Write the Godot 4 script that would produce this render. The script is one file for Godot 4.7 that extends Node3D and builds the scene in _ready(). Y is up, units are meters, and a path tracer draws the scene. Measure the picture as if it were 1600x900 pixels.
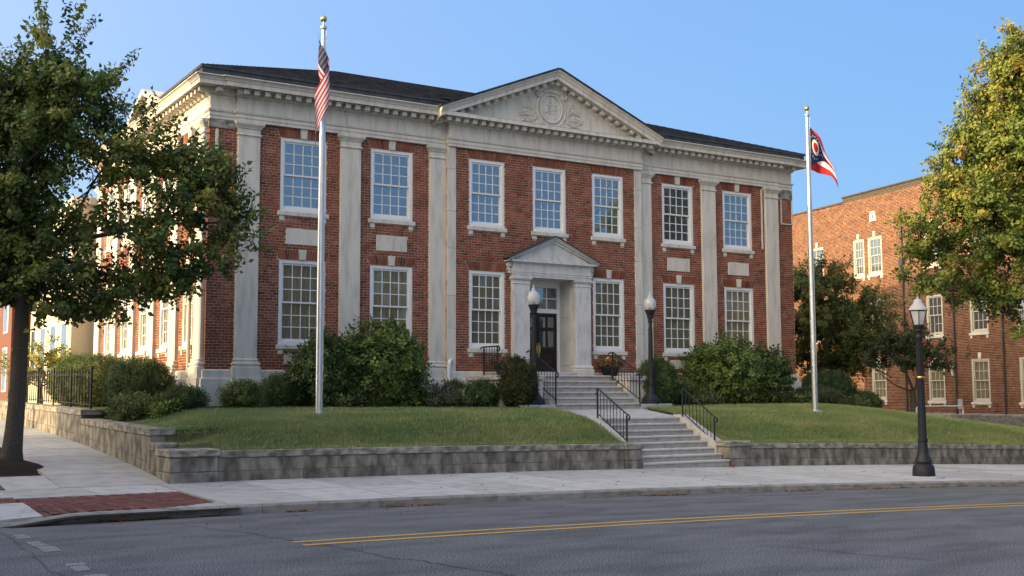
extends Node3D
# A two-storey brick civic building with stone pilasters on a street corner, early evening, front in shade.

var rng := RandomNumberGenerator.new()
var M := {}          # materials
var taken := {}      # names in use

# ------------------------------------------------------------------ mesh builder
class MB:
	var v := PackedVector3Array()
	var n := PackedVector3Array()
	var c := PackedColorArray()
	var uv := PackedVector2Array()
	var ix := PackedInt32Array()
	var col := Color(1, 1, 1)
	var t := Transform3D.IDENTITY
	func vert(p: Vector3, nn: Vector3, u := Vector2.ZERO) -> int:
		v.append(t * p)
		n.append((t.basis * nn).normalized())
		c.append(col)
		uv.append(u)
		return v.size() - 1
	func tri(a: Vector3, b: Vector3, d: Vector3) -> void:
		var nn := (b - a).cross(d - a).normalized()
		var i := vert(a, nn)
		vert(b, nn)
		vert(d, nn)
		ix.append_array(PackedInt32Array([i, i + 2, i + 1]))
	func quad(a: Vector3, b: Vector3, d: Vector3, e: Vector3) -> void:   # counter-clockwise seen from outside
		var nn := (d - a).cross(e - b).normalized()
		var i := vert(a, nn, Vector2(0, 1))
		vert(b, nn, Vector2(1, 1))
		vert(d, nn, Vector2(1, 0))
		vert(e, nn, Vector2(0, 0))
		ix.append_array(PackedInt32Array([i, i + 2, i + 1, i, i + 3, i + 2]))
	func poly(p: Array) -> void:
		for k in range(1, p.size() - 1):
			tri(p[0], p[k], p[k + 1])
	func box(a: Vector3, b: Vector3) -> void:
		var p := func(i: int) -> Vector3: return Vector3(b.x if i & 1 else a.x, b.y if i & 2 else a.y, b.z if i & 4 else a.z)
		quad(p.call(4), p.call(5), p.call(7), p.call(6))
		quad(p.call(1), p.call(0), p.call(2), p.call(3))
		quad(p.call(0), p.call(4), p.call(6), p.call(2))
		quad(p.call(5), p.call(1), p.call(3), p.call(7))
		quad(p.call(6), p.call(7), p.call(3), p.call(2))
		quad(p.call(0), p.call(1), p.call(5), p.call(4))
	func bevel(a: Vector3, b: Vector3, r: float) -> void:      # box with chamfered edges
		var m := (a + b) / 2.0
		var h := (b - a) / 2.0
		r = minf(r, minf(h.x, minf(h.y, h.z)) * 0.6)
		var pt := func(sx: float, sy: float, sz: float, ax: int) -> Vector3:
			var q := h - Vector3(r, r, r)
			q[ax] = h[ax]
			return m + Vector3(sx * q.x, sy * q.y, sz * q.z)
		for ax in 3:
			for s in [-1.0, 1.0]:
				var o1 := (ax + 1) % 3
				var o2 := (ax + 2) % 3
				var ps := []
				for k in [[-1, -1], [1, -1], [1, 1], [-1, 1]]:
					var sg := [0.0, 0.0, 0.0]
					sg[ax] = s
					sg[o1] = float(k[0])
					sg[o2] = float(k[1])
					ps.append(pt.call(sg[0], sg[1], sg[2], ax))
				if s > 0: quad(ps[0], ps[1], ps[2], ps[3])
				else: quad(ps[3], ps[2], ps[1], ps[0])
				# edge strips between +-ax and o1
				for s2 in [-1.0, 1.0]:
					var sa := [0.0, 0.0, 0.0]
					sa[ax] = s
					sa[o1] = s2
					sa[o2] = -1.0
					var sb := sa.duplicate()
					sb[o2] = 1.0
					var p1: Vector3 = pt.call(sa[0], sa[1], sa[2], ax)
					var p2: Vector3 = pt.call(sb[0], sb[1], sb[2], ax)
					var p3: Vector3 = pt.call(sb[0], sb[1], sb[2], o1)
					var p4: Vector3 = pt.call(sa[0], sa[1], sa[2], o1)
					var out := Vector3.ZERO
					out[ax] = s
					out[o1] = s2
					if (p2 - p1).cross(p3 - p1).dot(out) > 0: quad(p1, p2, p3, p4)
					else: quad(p4, p3, p2, p1)
		for i in 8:
			var sx := 1.0 if i & 1 else -1.0
			var sy := 1.0 if i & 2 else -1.0
			var sz := 1.0 if i & 4 else -1.0
			var a1: Vector3 = pt.call(sx, sy, sz, 0)
			var a2: Vector3 = pt.call(sx, sy, sz, 1)
			var a3: Vector3 = pt.call(sx, sy, sz, 2)
			if sx * sy * sz > 0: tri(a1, a2, a3)
			else: tri(a1, a3, a2)
	func tube(p: PackedVector3Array, r: PackedFloat32Array, sides := 8, caps := true) -> void:
		var up := Vector3(0.13, 0.2, 1).normalized()
		var first := v.size()
		for i in p.size():
			var d := (p[mini(i + 1, p.size() - 1)] - p[maxi(i - 1, 0)]).normalized()
			var x := up.cross(d)
			if x.length() < 0.05: x = Vector3(1, 0, 0).cross(d)
			x = x.normalized()
			var y := d.cross(x)
			for k in sides:
				var a := TAU * k / sides
				var o := x * cos(a) + y * sin(a)
				vert(p[i] + o * r[i], o)
		for i in p.size() - 1:
			for k in sides:
				var a := first + i * sides + k
				var b := first + i * sides + (k + 1) % sides
				ix.append_array(PackedInt32Array([a, a + sides, b, b, a + sides, b + sides]))
		if caps:
			for e in [0, p.size() - 1]:
				var ring := []
				for k in sides: ring.append(t.affine_inverse() * v[first + e * sides + k])
				if e == 0: ring.reverse()
				poly(ring)
	func bar(a: Vector3, b: Vector3, r: float, sides := 8) -> void:
		tube(PackedVector3Array([a, b]), PackedFloat32Array([r, r]), sides)
	func lathe(prof: Array, sides := 20, at := Vector3.ZERO, hard := 0.5) -> void:      # prof: [radius, height] from bottom to top
		for i in prof.size() - 1:
			var r0: float = prof[i][0]
			var y0: float = prof[i][1]
			var r1: float = prof[i + 1][0]
			var y1: float = prof[i + 1][1]
			var sl := Vector2(y1 - y0, r0 - r1).normalized()
			var sp := sl
			var sn := sl
			if i > 0:
				var q := Vector2(prof[i][1] - prof[i - 1][1], prof[i - 1][0] - prof[i][0]).normalized()
				if q.dot(sl) > hard: sp = (q + sl).normalized()
			if i < prof.size() - 2:
				var q2 := Vector2(prof[i + 2][1] - prof[i + 1][1], prof[i + 1][0] - prof[i + 2][0]).normalized()
				if q2.dot(sl) > hard: sn = (q2 + sl).normalized()
			var first := v.size()
			for k in sides + 1:
				var a := TAU * k / sides
				var e := Vector3(cos(a), 0, sin(a))
				vert(at + e * r0 + Vector3(0, y0, 0), e * sp.x + Vector3(0, sp.y, 0))
				vert(at + e * r1 + Vector3(0, y1, 0), e * sn.x + Vector3(0, sn.y, 0))
			for k in sides:
				var a := first + k * 2
				ix.append_array(PackedInt32Array([a, a + 2, a + 1, a + 1, a + 2, a + 3]))
	func sweep(path: Array, prof: Array) -> void:     # path: Vector2(x, z); prof: Vector2(outward, y) from bottom to top; mitred
		var off := []
		for i in path.size():
			var ns := []
			if i > 0:
				var d: Vector2 = (path[i] - path[i - 1]).normalized()
				ns.append(Vector2(-d.y, d.x))
			if i < path.size() - 1:
				var d: Vector2 = (path[i + 1] - path[i]).normalized()
				ns.append(Vector2(-d.y, d.x))
			off.append(ns[0] if ns.size() == 1 else (ns[0] + ns[1]) / (1.0 + ns[0].dot(ns[1])))
		for i in path.size() - 1:
			for k in prof.size() - 1:
				var q := []
				for e in [[0, 0], [1, 0], [1, 1], [0, 1]]:
					var pp: Vector2 = path[i + e[0]] + off[i + e[0]] * prof[k + e[1]].x
					q.append(Vector3(pp.x, prof[k + e[1]].y, pp.y))
				quad(q[0], q[1], q[2], q[3])
	func prism(pts: Array, z0: float, z1: float) -> void:      # convex outline in x,y, counter-clockwise seen from +z
		var f := []
		var b := []
		for p in pts:
			f.append(Vector3(p.x, p.y, z1))
			b.push_front(Vector3(p.x, p.y, z0))
		poly(f)
		poly(b)
		for i in pts.size():
			var p: Vector2 = pts[i]
			var q: Vector2 = pts[(i + 1) % pts.size()]
			quad(Vector3(p.x, p.y, z1), Vector3(p.x, p.y, z0), Vector3(q.x, q.y, z0), Vector3(q.x, q.y, z1))
	func mesh() -> ArrayMesh:
		var a := []
		a.resize(Mesh.ARRAY_MAX)
		a[Mesh.ARRAY_VERTEX] = v
		a[Mesh.ARRAY_NORMAL] = n
		a[Mesh.ARRAY_COLOR] = c
		a[Mesh.ARRAY_TEX_UV] = uv
		a[Mesh.ARRAY_INDEX] = ix
		var m := ArrayMesh.new()
		if v.size(): m.add_surface_from_arrays(Mesh.PRIMITIVE_TRIANGLES, a)
		return m

# ------------------------------------------------------------------ scene helpers
func numbered(called: String) -> String:
	taken[called] = taken.get(called, -1) + 1
	return called if taken[called] == 0 else "%s_%03d" % [called, taken[called]]

func tag(o: Node3D, label: String, category: String, group := "", kind := "") -> Node3D:
	if label: o.set_meta("label", label)
	if category: o.set_meta("category", category)
	if group: o.set_meta("group", group)
	if kind: o.set_meta("kind", kind)
	return o

func thing(called: String, at: Vector3, label: String, category: String, group := "", turn := 0.0) -> Node3D:
	var o := Node3D.new()
	o.name = numbered(called)
	add_child(o)
	o.position = at
	o.rotation.y = turn
	return tag(o, label, category, group)

func put(called: String, mesh: Mesh, mat: Material, parent: Node = null, at := Transform3D.IDENTITY) -> MeshInstance3D:
	var o := MeshInstance3D.new()
	o.mesh = mesh
	o.material_override = mat
	if parent == null or parent == self:
		o.name = numbered(called)
		add_child(o)
	else:
		o.name = called
		parent.add_child(o, true)
	o.transform = at
	return o

func setting(called: String, mesh: Mesh, mat: Material, label: String, category: String) -> MeshInstance3D:
	var o := put(called, mesh, mat)
	tag(o, label, category, "", "structure")
	return o

func scatter(called: String, mesh: Mesh, mat: Material, where: Array, tints: PackedColorArray, parent: Node = null) -> MultiMeshInstance3D:
	var mm := MultiMesh.new()
	mm.transform_format = MultiMesh.TRANSFORM_3D
	mm.use_colors = true
	mm.mesh = mesh
	mm.instance_count = where.size()
	var b := PackedFloat32Array()
	b.resize(where.size() * 16)
	for i in where.size():
		var q: Transform3D = where[i]
		var k := tints[i]
		var o := i * 16
		b[o] = q.basis.x.x
		b[o + 1] = q.basis.y.x
		b[o + 2] = q.basis.z.x
		b[o + 3] = q.origin.x
		b[o + 4] = q.basis.x.y
		b[o + 5] = q.basis.y.y
		b[o + 6] = q.basis.z.y
		b[o + 7] = q.origin.y
		b[o + 8] = q.basis.x.z
		b[o + 9] = q.basis.y.z
		b[o + 10] = q.basis.z.z
		b[o + 11] = q.origin.z
		b[o + 12] = k.r
		b[o + 13] = k.g
		b[o + 14] = k.b
		b[o + 15] = 1.0
	mm.buffer = b
	var o := MultiMeshInstance3D.new()
	o.multimesh = mm
	o.material_override = mat
	if parent == null:
		o.name = numbered(called)
		add_child(o)
	else:
		o.name = called
		parent.add_child(o, true)
	o.set_meta("kind", "stuff")
	return o

func rnd(a: float, b: float) -> float: return rng.randf_range(a, b)
func tint(c: Color, s: float) -> Color:
	var k := 1.0 + rnd(-s, s)
	return Color(c.r * k, c.g * k, c.b * k)
func lin(r: float, g: float, b: float) -> Color: return Color(r, g, b).linear_to_srgb()
func ease01(x: float) -> float:
	x = clampf(x, 0, 1)
	return x * x * (3 - 2 * x)
func curve(pts: Array, x: float) -> float:
	if x <= pts[0][0]: return pts[0][1]
	for i in pts.size() - 1:
		if x <= pts[i + 1][0]:
			return lerpf(pts[i][1], pts[i + 1][1], (x - pts[i][0]) / (pts[i + 1][0] - pts[i][0]))
	return pts[-1][1]

# ------------------------------------------------------------------ materials
func noise_tex(freq: float, octaves: int, lo: Color, hi: Color, sd := 1, kind := FastNoiseLite.TYPE_SIMPLEX, mid = null, size := 512, warp := 0.0, squeeze := 0.0) -> NoiseTexture2D:
	var f := FastNoiseLite.new()
	f.seed = sd
	f.noise_type = kind
	f.frequency = freq
	f.fractal_octaves = octaves
	if warp > 0.0:
		f.domain_warp_enabled = true
		f.domain_warp_amplitude = warp
		f.domain_warp_frequency = freq * 1.5
	var g := Gradient.new()
	g.set_color(0, lo)
	g.set_color(1, hi)
	if squeeze > 0.0:
		g.set_offset(0, squeeze)
		g.set_offset(1, 1.0 - squeeze)
	if mid != null: g.add_point(0.5, mid)
	var tx := NoiseTexture2D.new()
	tx.width = size
	tx.height = size
	tx.seamless = true
	tx.noise = f
	tx.color_ramp = g
	return tx

func grey(x: float) -> Color: return Color(x, x, x)

func mat(called: String, base: Color, rough := 0.85, tex: Texture2D = null, scale := Vector3.ONE, bump: Texture2D = null, bump_cm := 0.0, coarse: Texture2D = null, cscale := Vector3.ONE, tinted := true) -> StandardMaterial3D:
	var m := StandardMaterial3D.new()
	m.resource_name = called
	m.albedo_color = base.linear_to_srgb()
	m.roughness = rough
	m.metallic_specular = 0.4
	m.vertex_color_use_as_albedo = tinted
	if tex:
		m.albedo_texture = tex
	if tex or bump:
		m.uv1_triplanar = true
		m.uv1_world_triplanar = true
		m.uv1_scale = scale
	if bump:
		m.heightmap_enabled = true
		m.heightmap_texture = bump
		m.heightmap_scale = bump_cm
	if coarse:
		m.detail_enabled = true
		m.detail_albedo = coarse
		m.detail_blend_mode = BaseMaterial3D.BLEND_MODE_MUL
		m.detail_uv_layer = BaseMaterial3D.DETAIL_UV_2
		m.uv2_triplanar = true
		m.uv2_world_triplanar = true
		m.uv2_scale = cscale
	M[called] = m
	return m

func materials() -> void:
	var fine := noise_tex(0.05, 4, grey(0.82), grey(1.0), 3)
	var grain := noise_tex(0.14, 3, grey(0.62), grey(1.0), 5)
	var bump := noise_tex(0.12, 3, grey(0.0), grey(1.0), 6)
	var faint := noise_tex(0.03, 4, grey(0.92), grey(1.0), 14)
	var speck := noise_tex(0.2, 2, grey(0.74), grey(1.0), 15, FastNoiseLite.TYPE_SIMPLEX, grey(0.93))
	var soft := noise_tex(0.012, 5, grey(0.7), grey(1.0), 8, FastNoiseLite.TYPE_SIMPLEX, grey(0.94))
	var blotch := noise_tex(0.010, 5, grey(0.34), grey(1.0), 9, FastNoiseLite.TYPE_SIMPLEX, grey(0.74), 512, 20.0)
	var streak := noise_tex(0.012, 6, grey(0.56), grey(1.0), 12, FastNoiseLite.TYPE_SIMPLEX, grey(0.80), 1024, 14.0, 0.1)
	var streak2 := noise_tex(0.012, 4, grey(0.86), grey(1.0), 22, FastNoiseLite.TYPE_SIMPLEX, grey(0.97))
	mat("brick", Color(1, 1, 1), 0.9, grain, Vector3.ONE * 2.3, bump, 0.25, soft, Vector3.ONE * 0.23)
	mat("mortar", Color(0.62, 0.50, 0.39), 0.95, fine, Vector3.ONE * 1.5, null, 0, soft, Vector3.ONE * 0.3)
	mat("stone", Color(0.72, 0.675, 0.59), 0.8, fine, Vector3.ONE * 0.9, bump, 0.12, streak2, Vector3(0.55, 0.11, 0.55))
	mat("white_wood", Color(0.71, 0.71, 0.70), 0.5, faint, Vector3(1.6, 0.4, 1.6))
	mat("portico_stone", Color(0.60, 0.595, 0.57), 0.65, faint, Vector3(1.2, 0.4, 1.2), null, 0, streak2, Vector3(0.5, 0.2, 0.5))
	mat("cream_wood", Color(0.46, 0.43, 0.36), 0.6, faint, Vector3.ONE)
	mat("old_stone", Color(0.355, 0.325, 0.272), 0.95, speck, Vector3.ONE * 1.1, bump, 0.1, streak, Vector3(0.2, 0.11, 0.2))
	mat("cap_stone", Color(0.45, 0.42, 0.36), 0.95, speck, Vector3.ONE * 1.2, bump, 0.12, streak, Vector3(0.2, 0.3, 0.2))
	mat("concrete", Color(0.50, 0.50, 0.49), 0.92, speck, Vector3.ONE * 1.3, bump, 0.2, noise_tex(0.014, 6, grey(0.88), grey(1.0), 51, FastNoiseLite.TYPE_SIMPLEX, grey(0.97), 1024, 10.0, 0.1), Vector3.ONE * 0.11)
	mat("kerb", Color(0.44, 0.42, 0.385), 0.92, grain, Vector3.ONE * 1.5, bump, 0.4, soft, Vector3(0.4, 0.8, 0.4))
	mat("step_stone", Color(0.55, 0.53, 0.51), 0.85, speck, Vector3.ONE * 1.2, bump, 0.25, streak2, Vector3.ONE * 0.5)
	mat("paver", Color(1, 1, 1), 0.9, grain, Vector3.ONE * 2.0, bump, 0.3, soft, Vector3.ONE * 0.4)
	mat("asphalt", Color(0.262, 0.268, 0.285), 0.88, noise_tex(0.06, 3, grey(0.42), grey(1.0), 31, FastNoiseLite.TYPE_SIMPLEX, grey(0.72), 1024, 0.0, 0.3), Vector3.ONE * 0.55, noise_tex(0.3, 2, grey(0), grey(1), 32, FastNoiseLite.TYPE_SIMPLEX, null, 1024), 0.5, noise_tex(0.012, 5, grey(0.74), grey(1.0), 33, FastNoiseLite.TYPE_SIMPLEX, grey(0.9), 1024), Vector3(0.035, 0.05, 0.09))
	mat("tar", Color(0.022, 0.022, 0.024), 0.6)
	mat("yellow_paint", Color(0.58, 0.36, 0.07), 0.75, noise_tex(0.06, 4, grey(0.45), grey(1.0), 35, FastNoiseLite.TYPE_SIMPLEX, grey(0.95)), Vector3.ONE * 1.1)
	mat("white_paint", Color(0.34, 0.34, 0.335), 0.8, noise_tex(0.05, 4, grey(0.3), grey(1.0), 36, FastNoiseLite.TYPE_SIMPLEX, grey(0.8)), Vector3.ONE * 1.0)
	mat("slate", Color(0.085, 0.082, 0.085), 0.75, grain, Vector3(1.2, 1.2, 1.2), null, 0, blotch, Vector3(0.35, 0.6, 0.35))
	mat("lead", Color(0.055, 0.06, 0.07), 0.55, fine, Vector3.ONE, null, 0, soft, Vector3.ONE * 0.4)
	mat("soil", Color(0.035, 0.024, 0.017), 1.0, grain, Vector3.ONE * 2.5, bump, 2.5)
	mat("lawn", Color(0.23, 0.27, 0.115), 1.0, grain, Vector3.ONE * 1.8, bump, 1.5, noise_tex(0.02, 5, grey(0.5), grey(1), 40), Vector3.ONE * 0.16)
	mat("blade", Color(1, 1, 1), 0.9)
	M.blade.backlight_enabled = true
	M.blade.backlight = grey(0.35)
	mat("leaf", Color(1, 1, 1), 0.5)
	M.leaf.backlight_enabled = true
	M.leaf.backlight = Color(0.75, 0.75, 0.75)
	mat("bark", Color(0.21, 0.18, 0.145), 1.0, noise_tex(0.06, 4, grey(0.35), grey(1.0), 44), Vector3(2.2, 0.5, 2.2), noise_tex(0.06, 4, grey(0), grey(1), 44), 3.0)
	mat("black_iron", Color(0.012, 0.013, 0.018), 0.55, null, Vector3.ONE, bump, 0.05)
	mat("door_wood", Color(0.016, 0.011, 0.010), 0.35)
	mat("brass", Color(0.62, 0.42, 0.14), 0.28)
	M.brass.metallic = 1.0
	mat("steel", Color(0.62, 0.64, 0.67), 0.36, null, Vector3.ONE, null, 0, streak2, Vector3(1.5, 0.3, 1.5))
	M.steel.metallic = 0.85
	mat("gutter", Color(0.5, 0.47, 0.43), 0.6, fine, Vector3.ONE)
	mat("dark_room", Color(0.05, 0.042, 0.03), 1.0)
	mat("blind", Color(0.50, 0.50, 0.47), 0.9, fine, Vector3(0.5, 2, 0.5))
	mat("curtain", Color(0.74, 0.58, 0.25), 0.95, grain, Vector3(2, 0.8, 2))
	mat("plain", Color(1, 1, 1), 0.8)
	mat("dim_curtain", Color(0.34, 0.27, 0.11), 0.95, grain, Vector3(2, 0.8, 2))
	var gl := mat("glass", Color(0.24, 0.29, 0.32), 0.03, null, Vector3.ONE, null, 0, null, Vector3.ONE, false)
	gl.metallic = 0.8
	gl.albedo_color.a = 0.3
	gl.transparency = BaseMaterial3D.TRANSPARENCY_ALPHA
	var g2 := mat("clear_glass", Color(0.22, 0.24, 0.22), 0.03, null, Vector3.ONE, null, 0, null, Vector3.ONE, false)
	g2.metallic = 0.33
	g2.albedo_color.a = 0.13
	g2.transparency = BaseMaterial3D.TRANSPARENCY_ALPHA
	var gb := mat("globe", Color(0.52, 0.54, 0.56), 0.18, null, Vector3.ONE, null, 0, null, Vector3.ONE, false)
	gb.albedo_color.a = 0.55
	gb.transparency = BaseMaterial3D.TRANSPARENCY_ALPHA

# ------------------------------------------------------------------ ground
func street_y(x: float) -> float: return -0.07 - 0.02 * x - 0.0006 * clampf(x, -40, 22) * clampf(x, -40, 22)
func curb_z(x: float) -> float: return 11.9 + 0.085 * x + 0.002 * x * x if x > -21.25 else 10.99
func rise(z: float) -> float: return 1.15 * (1.0 - exp(-maxf(0.0, 6.4 - z) / 14.0))
func ramp_drop(x: float, z: float) -> float: return 0.12 * ease01((-15.9 - x) / 1.3) * ease01((z - 9.2) / 1.5)
func walk_y(x: float, z: float) -> float: return street_y(x) + rise(z) - 0.012 * maxf(0.0, z - 6.4) - ramp_drop(x, z)
func road_y(x: float, z: float) -> float:
	return street_y(x) - 0.20 + 0.07 * sin(clampf((z - curb_z(x)) / 9.5, 0, 1) * PI) + (rise(z) if z < 6.4 else 0.0)
func lawn_y(x: float, z: float) -> float:
	var y := curve([[-40, 1.55], [1.5, 1.5], [2.7, 1.41], [3.6, 1.32], [4.5, 1.16], [5.2, 0.95], [5.85, 0.63], [5.98, 0.57], [6.4, 0.5]], z)
	y += (street_y(x) + 0.07) * curve([[3, 0.0], [6.4, 1.0]], z)
	if x < -11.2:      # falls away to the top of the side wall
		var wt := (0.8 if z > 5.0 else curve([[-1.9, 1.235], [4.9, 1.125], [5.0, 0.8]], z) if z > -1.85 else lerpf(1.47, 1.68, (-1.88 - z) / 14.1)) - 0.035
		y = minf(y, lerpf(wt, y, ease01((x + 12.87) / 1.6)))
	if x > 9.0: y -= 0.05 * pow(x - 9.0, 1.35) * curve([[-6, 0.5], [2, 0.9], [3, 0.85], [6.4, 0.0]], z)
	return y

func grid(x0: float, x1: float, z0: float, z1: float, step: float, f: Callable) -> ArrayMesh:
	var b := MB.new()
	var nx := int(ceil((x1 - x0) / step))
	var nz := int(ceil((z1 - z0) / step))
	for j in nz + 1:
		for i in nx + 1:
			var x := lerpf(x0, x1, float(i) / nx)
			var z := lerpf(z0, z1, float(j) / nz)
			var y: float = f.call(x, z)
			var gx: float = (f.call(x + 0.05, z) - y) / 0.05
			var gz: float = (f.call(x, z + 0.05) - y) / 0.05
			b.vert(Vector3(x, y, z), Vector3(-gx, 1, -gz))
	for j in nz:
		for i in nx:
			var a := j * (nx + 1) + i
			b.ix.append_array(PackedInt32Array([a, a + 1, a + nx + 1, a + 1, a + nx + 2, a + nx + 1]))
	return b.mesh()

const SHADE_Z := -0.9
const SHADE_H := 15.3
const EXPOSURE := 1.95

# Clear evening sky: blue overhead, paler towards the horizon, warm glow round the low sun.
func evening_sky(sun: Vector3) -> ImageTexture:
	var w := 512
	var h := 256
	var im := Image.create(w, h, false, Image.FORMAT_RGBF)
	for j in h:
		var th := PI * (j + 0.5) / h
		var y := cos(th)
		var up := clampf(y, 0, 1)
		var k := pow(1.0 - up, 4.2)
		var base := Color(0.083, 0.207, 0.462).lerp(Color(0.195, 0.360, 0.505), k)
		if y < 0: base = Color(0.30, 0.30, 0.28)
		for i in w:
			var ph := TAU * (i + 0.5) / w
			var d := Vector3(sin(ph) * sin(th), y, -cos(ph) * sin(th))
			var g := acos(clampf(d.dot(sun), -1, 1))
			var glow := 12.0 * exp(-g / 0.36) + 14.0 * exp(-g / 0.09)
			var c := base
			if y > -0.02: c = Color(base.r + glow, base.g + glow * 0.80, base.b + glow * 0.50)
			im.set_pixel(i, j, c)
	return ImageTexture.create_from_image(im)

func _ready() -> void:
	rng.seed = 20
	# camera
	var cam := Camera3D.new()
	cam.name = "camera"
	add_child(cam)
	var pitch := deg_to_rad(5.283)
	var yaw := deg_to_rad(32.095)
	var roll := deg_to_rad(-0.193)
	var right := Vector3(cos(yaw), 0, sin(yaw))
	var ahead := Vector3(sin(yaw), 0, -cos(yaw))
	var fwd := ahead * cos(pitch) + Vector3.UP * sin(pitch)
	var up := Vector3.UP * cos(pitch) - ahead * sin(pitch)
	cam.transform = Transform3D(Basis(right * cos(roll) + up * sin(roll), up * cos(roll) - right * sin(roll), -fwd), Vector3(-19.854, 1.81, 29.642))
	cam.fov = rad_to_deg(2.0 * atan(450.0 / 1807.9))
	cam.near = 0.1
	cam.far = 900.0
	cam.current = true
	# sky and exposure
	var el := deg_to_rad(12.0)
	var az := deg_to_rad(1.5)
	var env := Environment.new()
	env.background_mode = Environment.BG_SKY
	var sky := PanoramaSkyMaterial.new()
	sky.panorama = evening_sky(Vector3(-cos(az) * cos(el), sin(el), -sin(az) * cos(el)))
	env.sky = Sky.new()
	env.sky.sky_material = sky
	env.tonemap_mode = Environment.TONE_MAPPER_LINEAR
	env.tonemap_exposure = EXPOSURE
	env.sdfgi_enabled = true
	env.ssao_enabled = true
	env.ssil_enabled = true
	var we := WorldEnvironment.new()
	we.name = "world"
	we.environment = env
	add_child(we)
	# sun: low, from the left, just behind the plane of the front
	var sun := DirectionalLight3D.new()
	sun.name = "sun"
	add_child(sun)
	sun.basis = Basis.looking_at(Vector3(cos(az) * cos(el), -sin(el), sin(az) * cos(el)))
	sun.light_color = Color(1.0, 0.86, 0.62)
	sun.light_energy = 1.1
	sun.light_angular_distance = 0.5
	sun.shadow_enabled = true
	materials()
	streets()
	pavements()
	grounds()
	courthouse()
	neighbours()
	walls()
	stairs()
	railing("black iron handrail on the left of the lower steps", Vector3(-1.47, 1.18, 4.6), Vector3(-1.47, 0.50, 5.86), 0.78, true)
	railing("black iron handrail on the right of the lower steps", Vector3(1.47, 1.18, 4.6), Vector3(1.47, 0.40, 5.90), 0.78, true)
	railing("black iron handrail on the left of the upper steps", Vector3(-1.49, 2.19, 1.36), Vector3(-1.49, 1.54, 2.66), 0.88, false)
	railing("black iron handrail on the right of the upper steps", Vector3(1.49, 2.19, 1.36), Vector3(1.49, 1.54, 2.66), 0.88, false)
	railing("short black iron guard rail at the left edge of the porch", Vector3(-2.55, 2.37, 0.5), Vector3(-2.55, 2.37, 1.25), 0.82, false)
	entrance_lamp("white globe lamp on black post left of the upper steps", Vector3(-2.06, 1.53, 2.42))
	entrance_lamp("white globe lamp on black post right of the upper steps", Vector3(2.12, 1.53, 2.42))
	street_lamp()
	flags()
	flower_pot("dark pot of red and orange flowers right of the door", Vector3(1.95, 2.37, 0.62), 0)
	flower_pot("dark pot of pink flowers left of the door, half hidden by a bush", Vector3(-2.0, 2.37, 0.75), 3)
	fence()
	planting()
	trees()
	litter()

# ------------------------------------------------------------------ brickwork
const COURSE := 0.0736
func brick_tint() -> Color:
	var k := rng.randf()
	var b := Color(0.335, 0.096, 0.050)
	if k < 0.07: b = Color(0.19, 0.058, 0.045)
	elif k < 0.30: b = Color(0.40, 0.125, 0.062)
	elif k < 0.36: b = Color(0.42, 0.175, 0.10)
	return tint(b, 0.16)

# Running bond with a header course now and then. holes: [left, right, bottom, top, slant]. Bricks stand 8 mm proud of the mortar.
func brickwork(parent: Node3D, frame: Transform3D, x0: float, x1: float, y0: float, y1: float, holes: Array, single := 0, course := COURSE, long := 0.2, mul := Color(1.12, 1.12, 1.15)) -> void:
	var unit := MB.new()
	unit.bevel(Vector3(-0.5, -0.5, -0.5), Vector3(0.5, 0.5, 0.5), 0.03)
	var um := unit.mesh()
	var list := []
	var tints := PackedColorArray()
	var rows := int((y1 - y0) / course)
	var joint := 0.0135 * course / COURSE
	var real := (y1 - y0) / rows
	for r in rows:
		var yc := y0 + (r + 0.5) * real
		var spans := [[x0, x1]]
		for h in holes:
			if yc < h[2] or yc > h[3]: continue
			var l: float = h[0] - h[4] * (yc - h[2])
			var rt: float = h[1] + h[4] * (yc - h[2])
			var nxt := []
			for s in spans:
				if rt <= s[0] or l >= s[1]:
					nxt.append(s)
					continue
				if l > s[0]: nxt.append([s[0], l])
				if rt < s[1]: nxt.append([rt, s[1]])
			spans = nxt
		var step := long + joint
		if r % 6 == 5: step = long * 0.5 + joint
		var off := (step * 0.5 if r % 2 else 0.0) + rnd(-0.006, 0.006)
		for s in spans:
			var k: float = floor((s[0] - x0 - off) / step)
			while x0 + off + k * step < s[1]:
				var a: float = maxf(x0 + off + k * step + joint * 0.5, s[0])
				var e: float = minf(x0 + off + (k + 1) * step - joint * 0.5, s[1])
				k += 1
				if e - a < 0.025: continue
				var q := Transform3D(Basis.from_scale(Vector3(e - a, real - joint * rnd(0.85, 1.15), 0.06)), Vector3((a + e) / 2, yc + rnd(-0.001, 0.001), -0.03 + rnd(-0.0015, 0.002)))
				list.append(frame * q)
				var bt := brick_tint()
				tints.append(Color(bt.r * mul.r, bt.g * mul.g, bt.b * mul.b))
	var n := 0
	if single > 0:      # the bricks that show largest are parts of their own
		var variants := []
		for i in 6:
			var b := MB.new()
			b.col = brick_tint()
			b.bevel(Vector3(-0.5, -0.5, -0.5), Vector3(0.5, 0.5, 0.5), 0.03)
			variants.append(b.mesh())
		n = mini(single, list.size())
		for i in n:
			put("brick", variants[rng.randi() % 6], M.brick, parent, list[i])
	scatter("bricks", um, M.brick, list.slice(n), tints.slice(n), parent)

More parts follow.
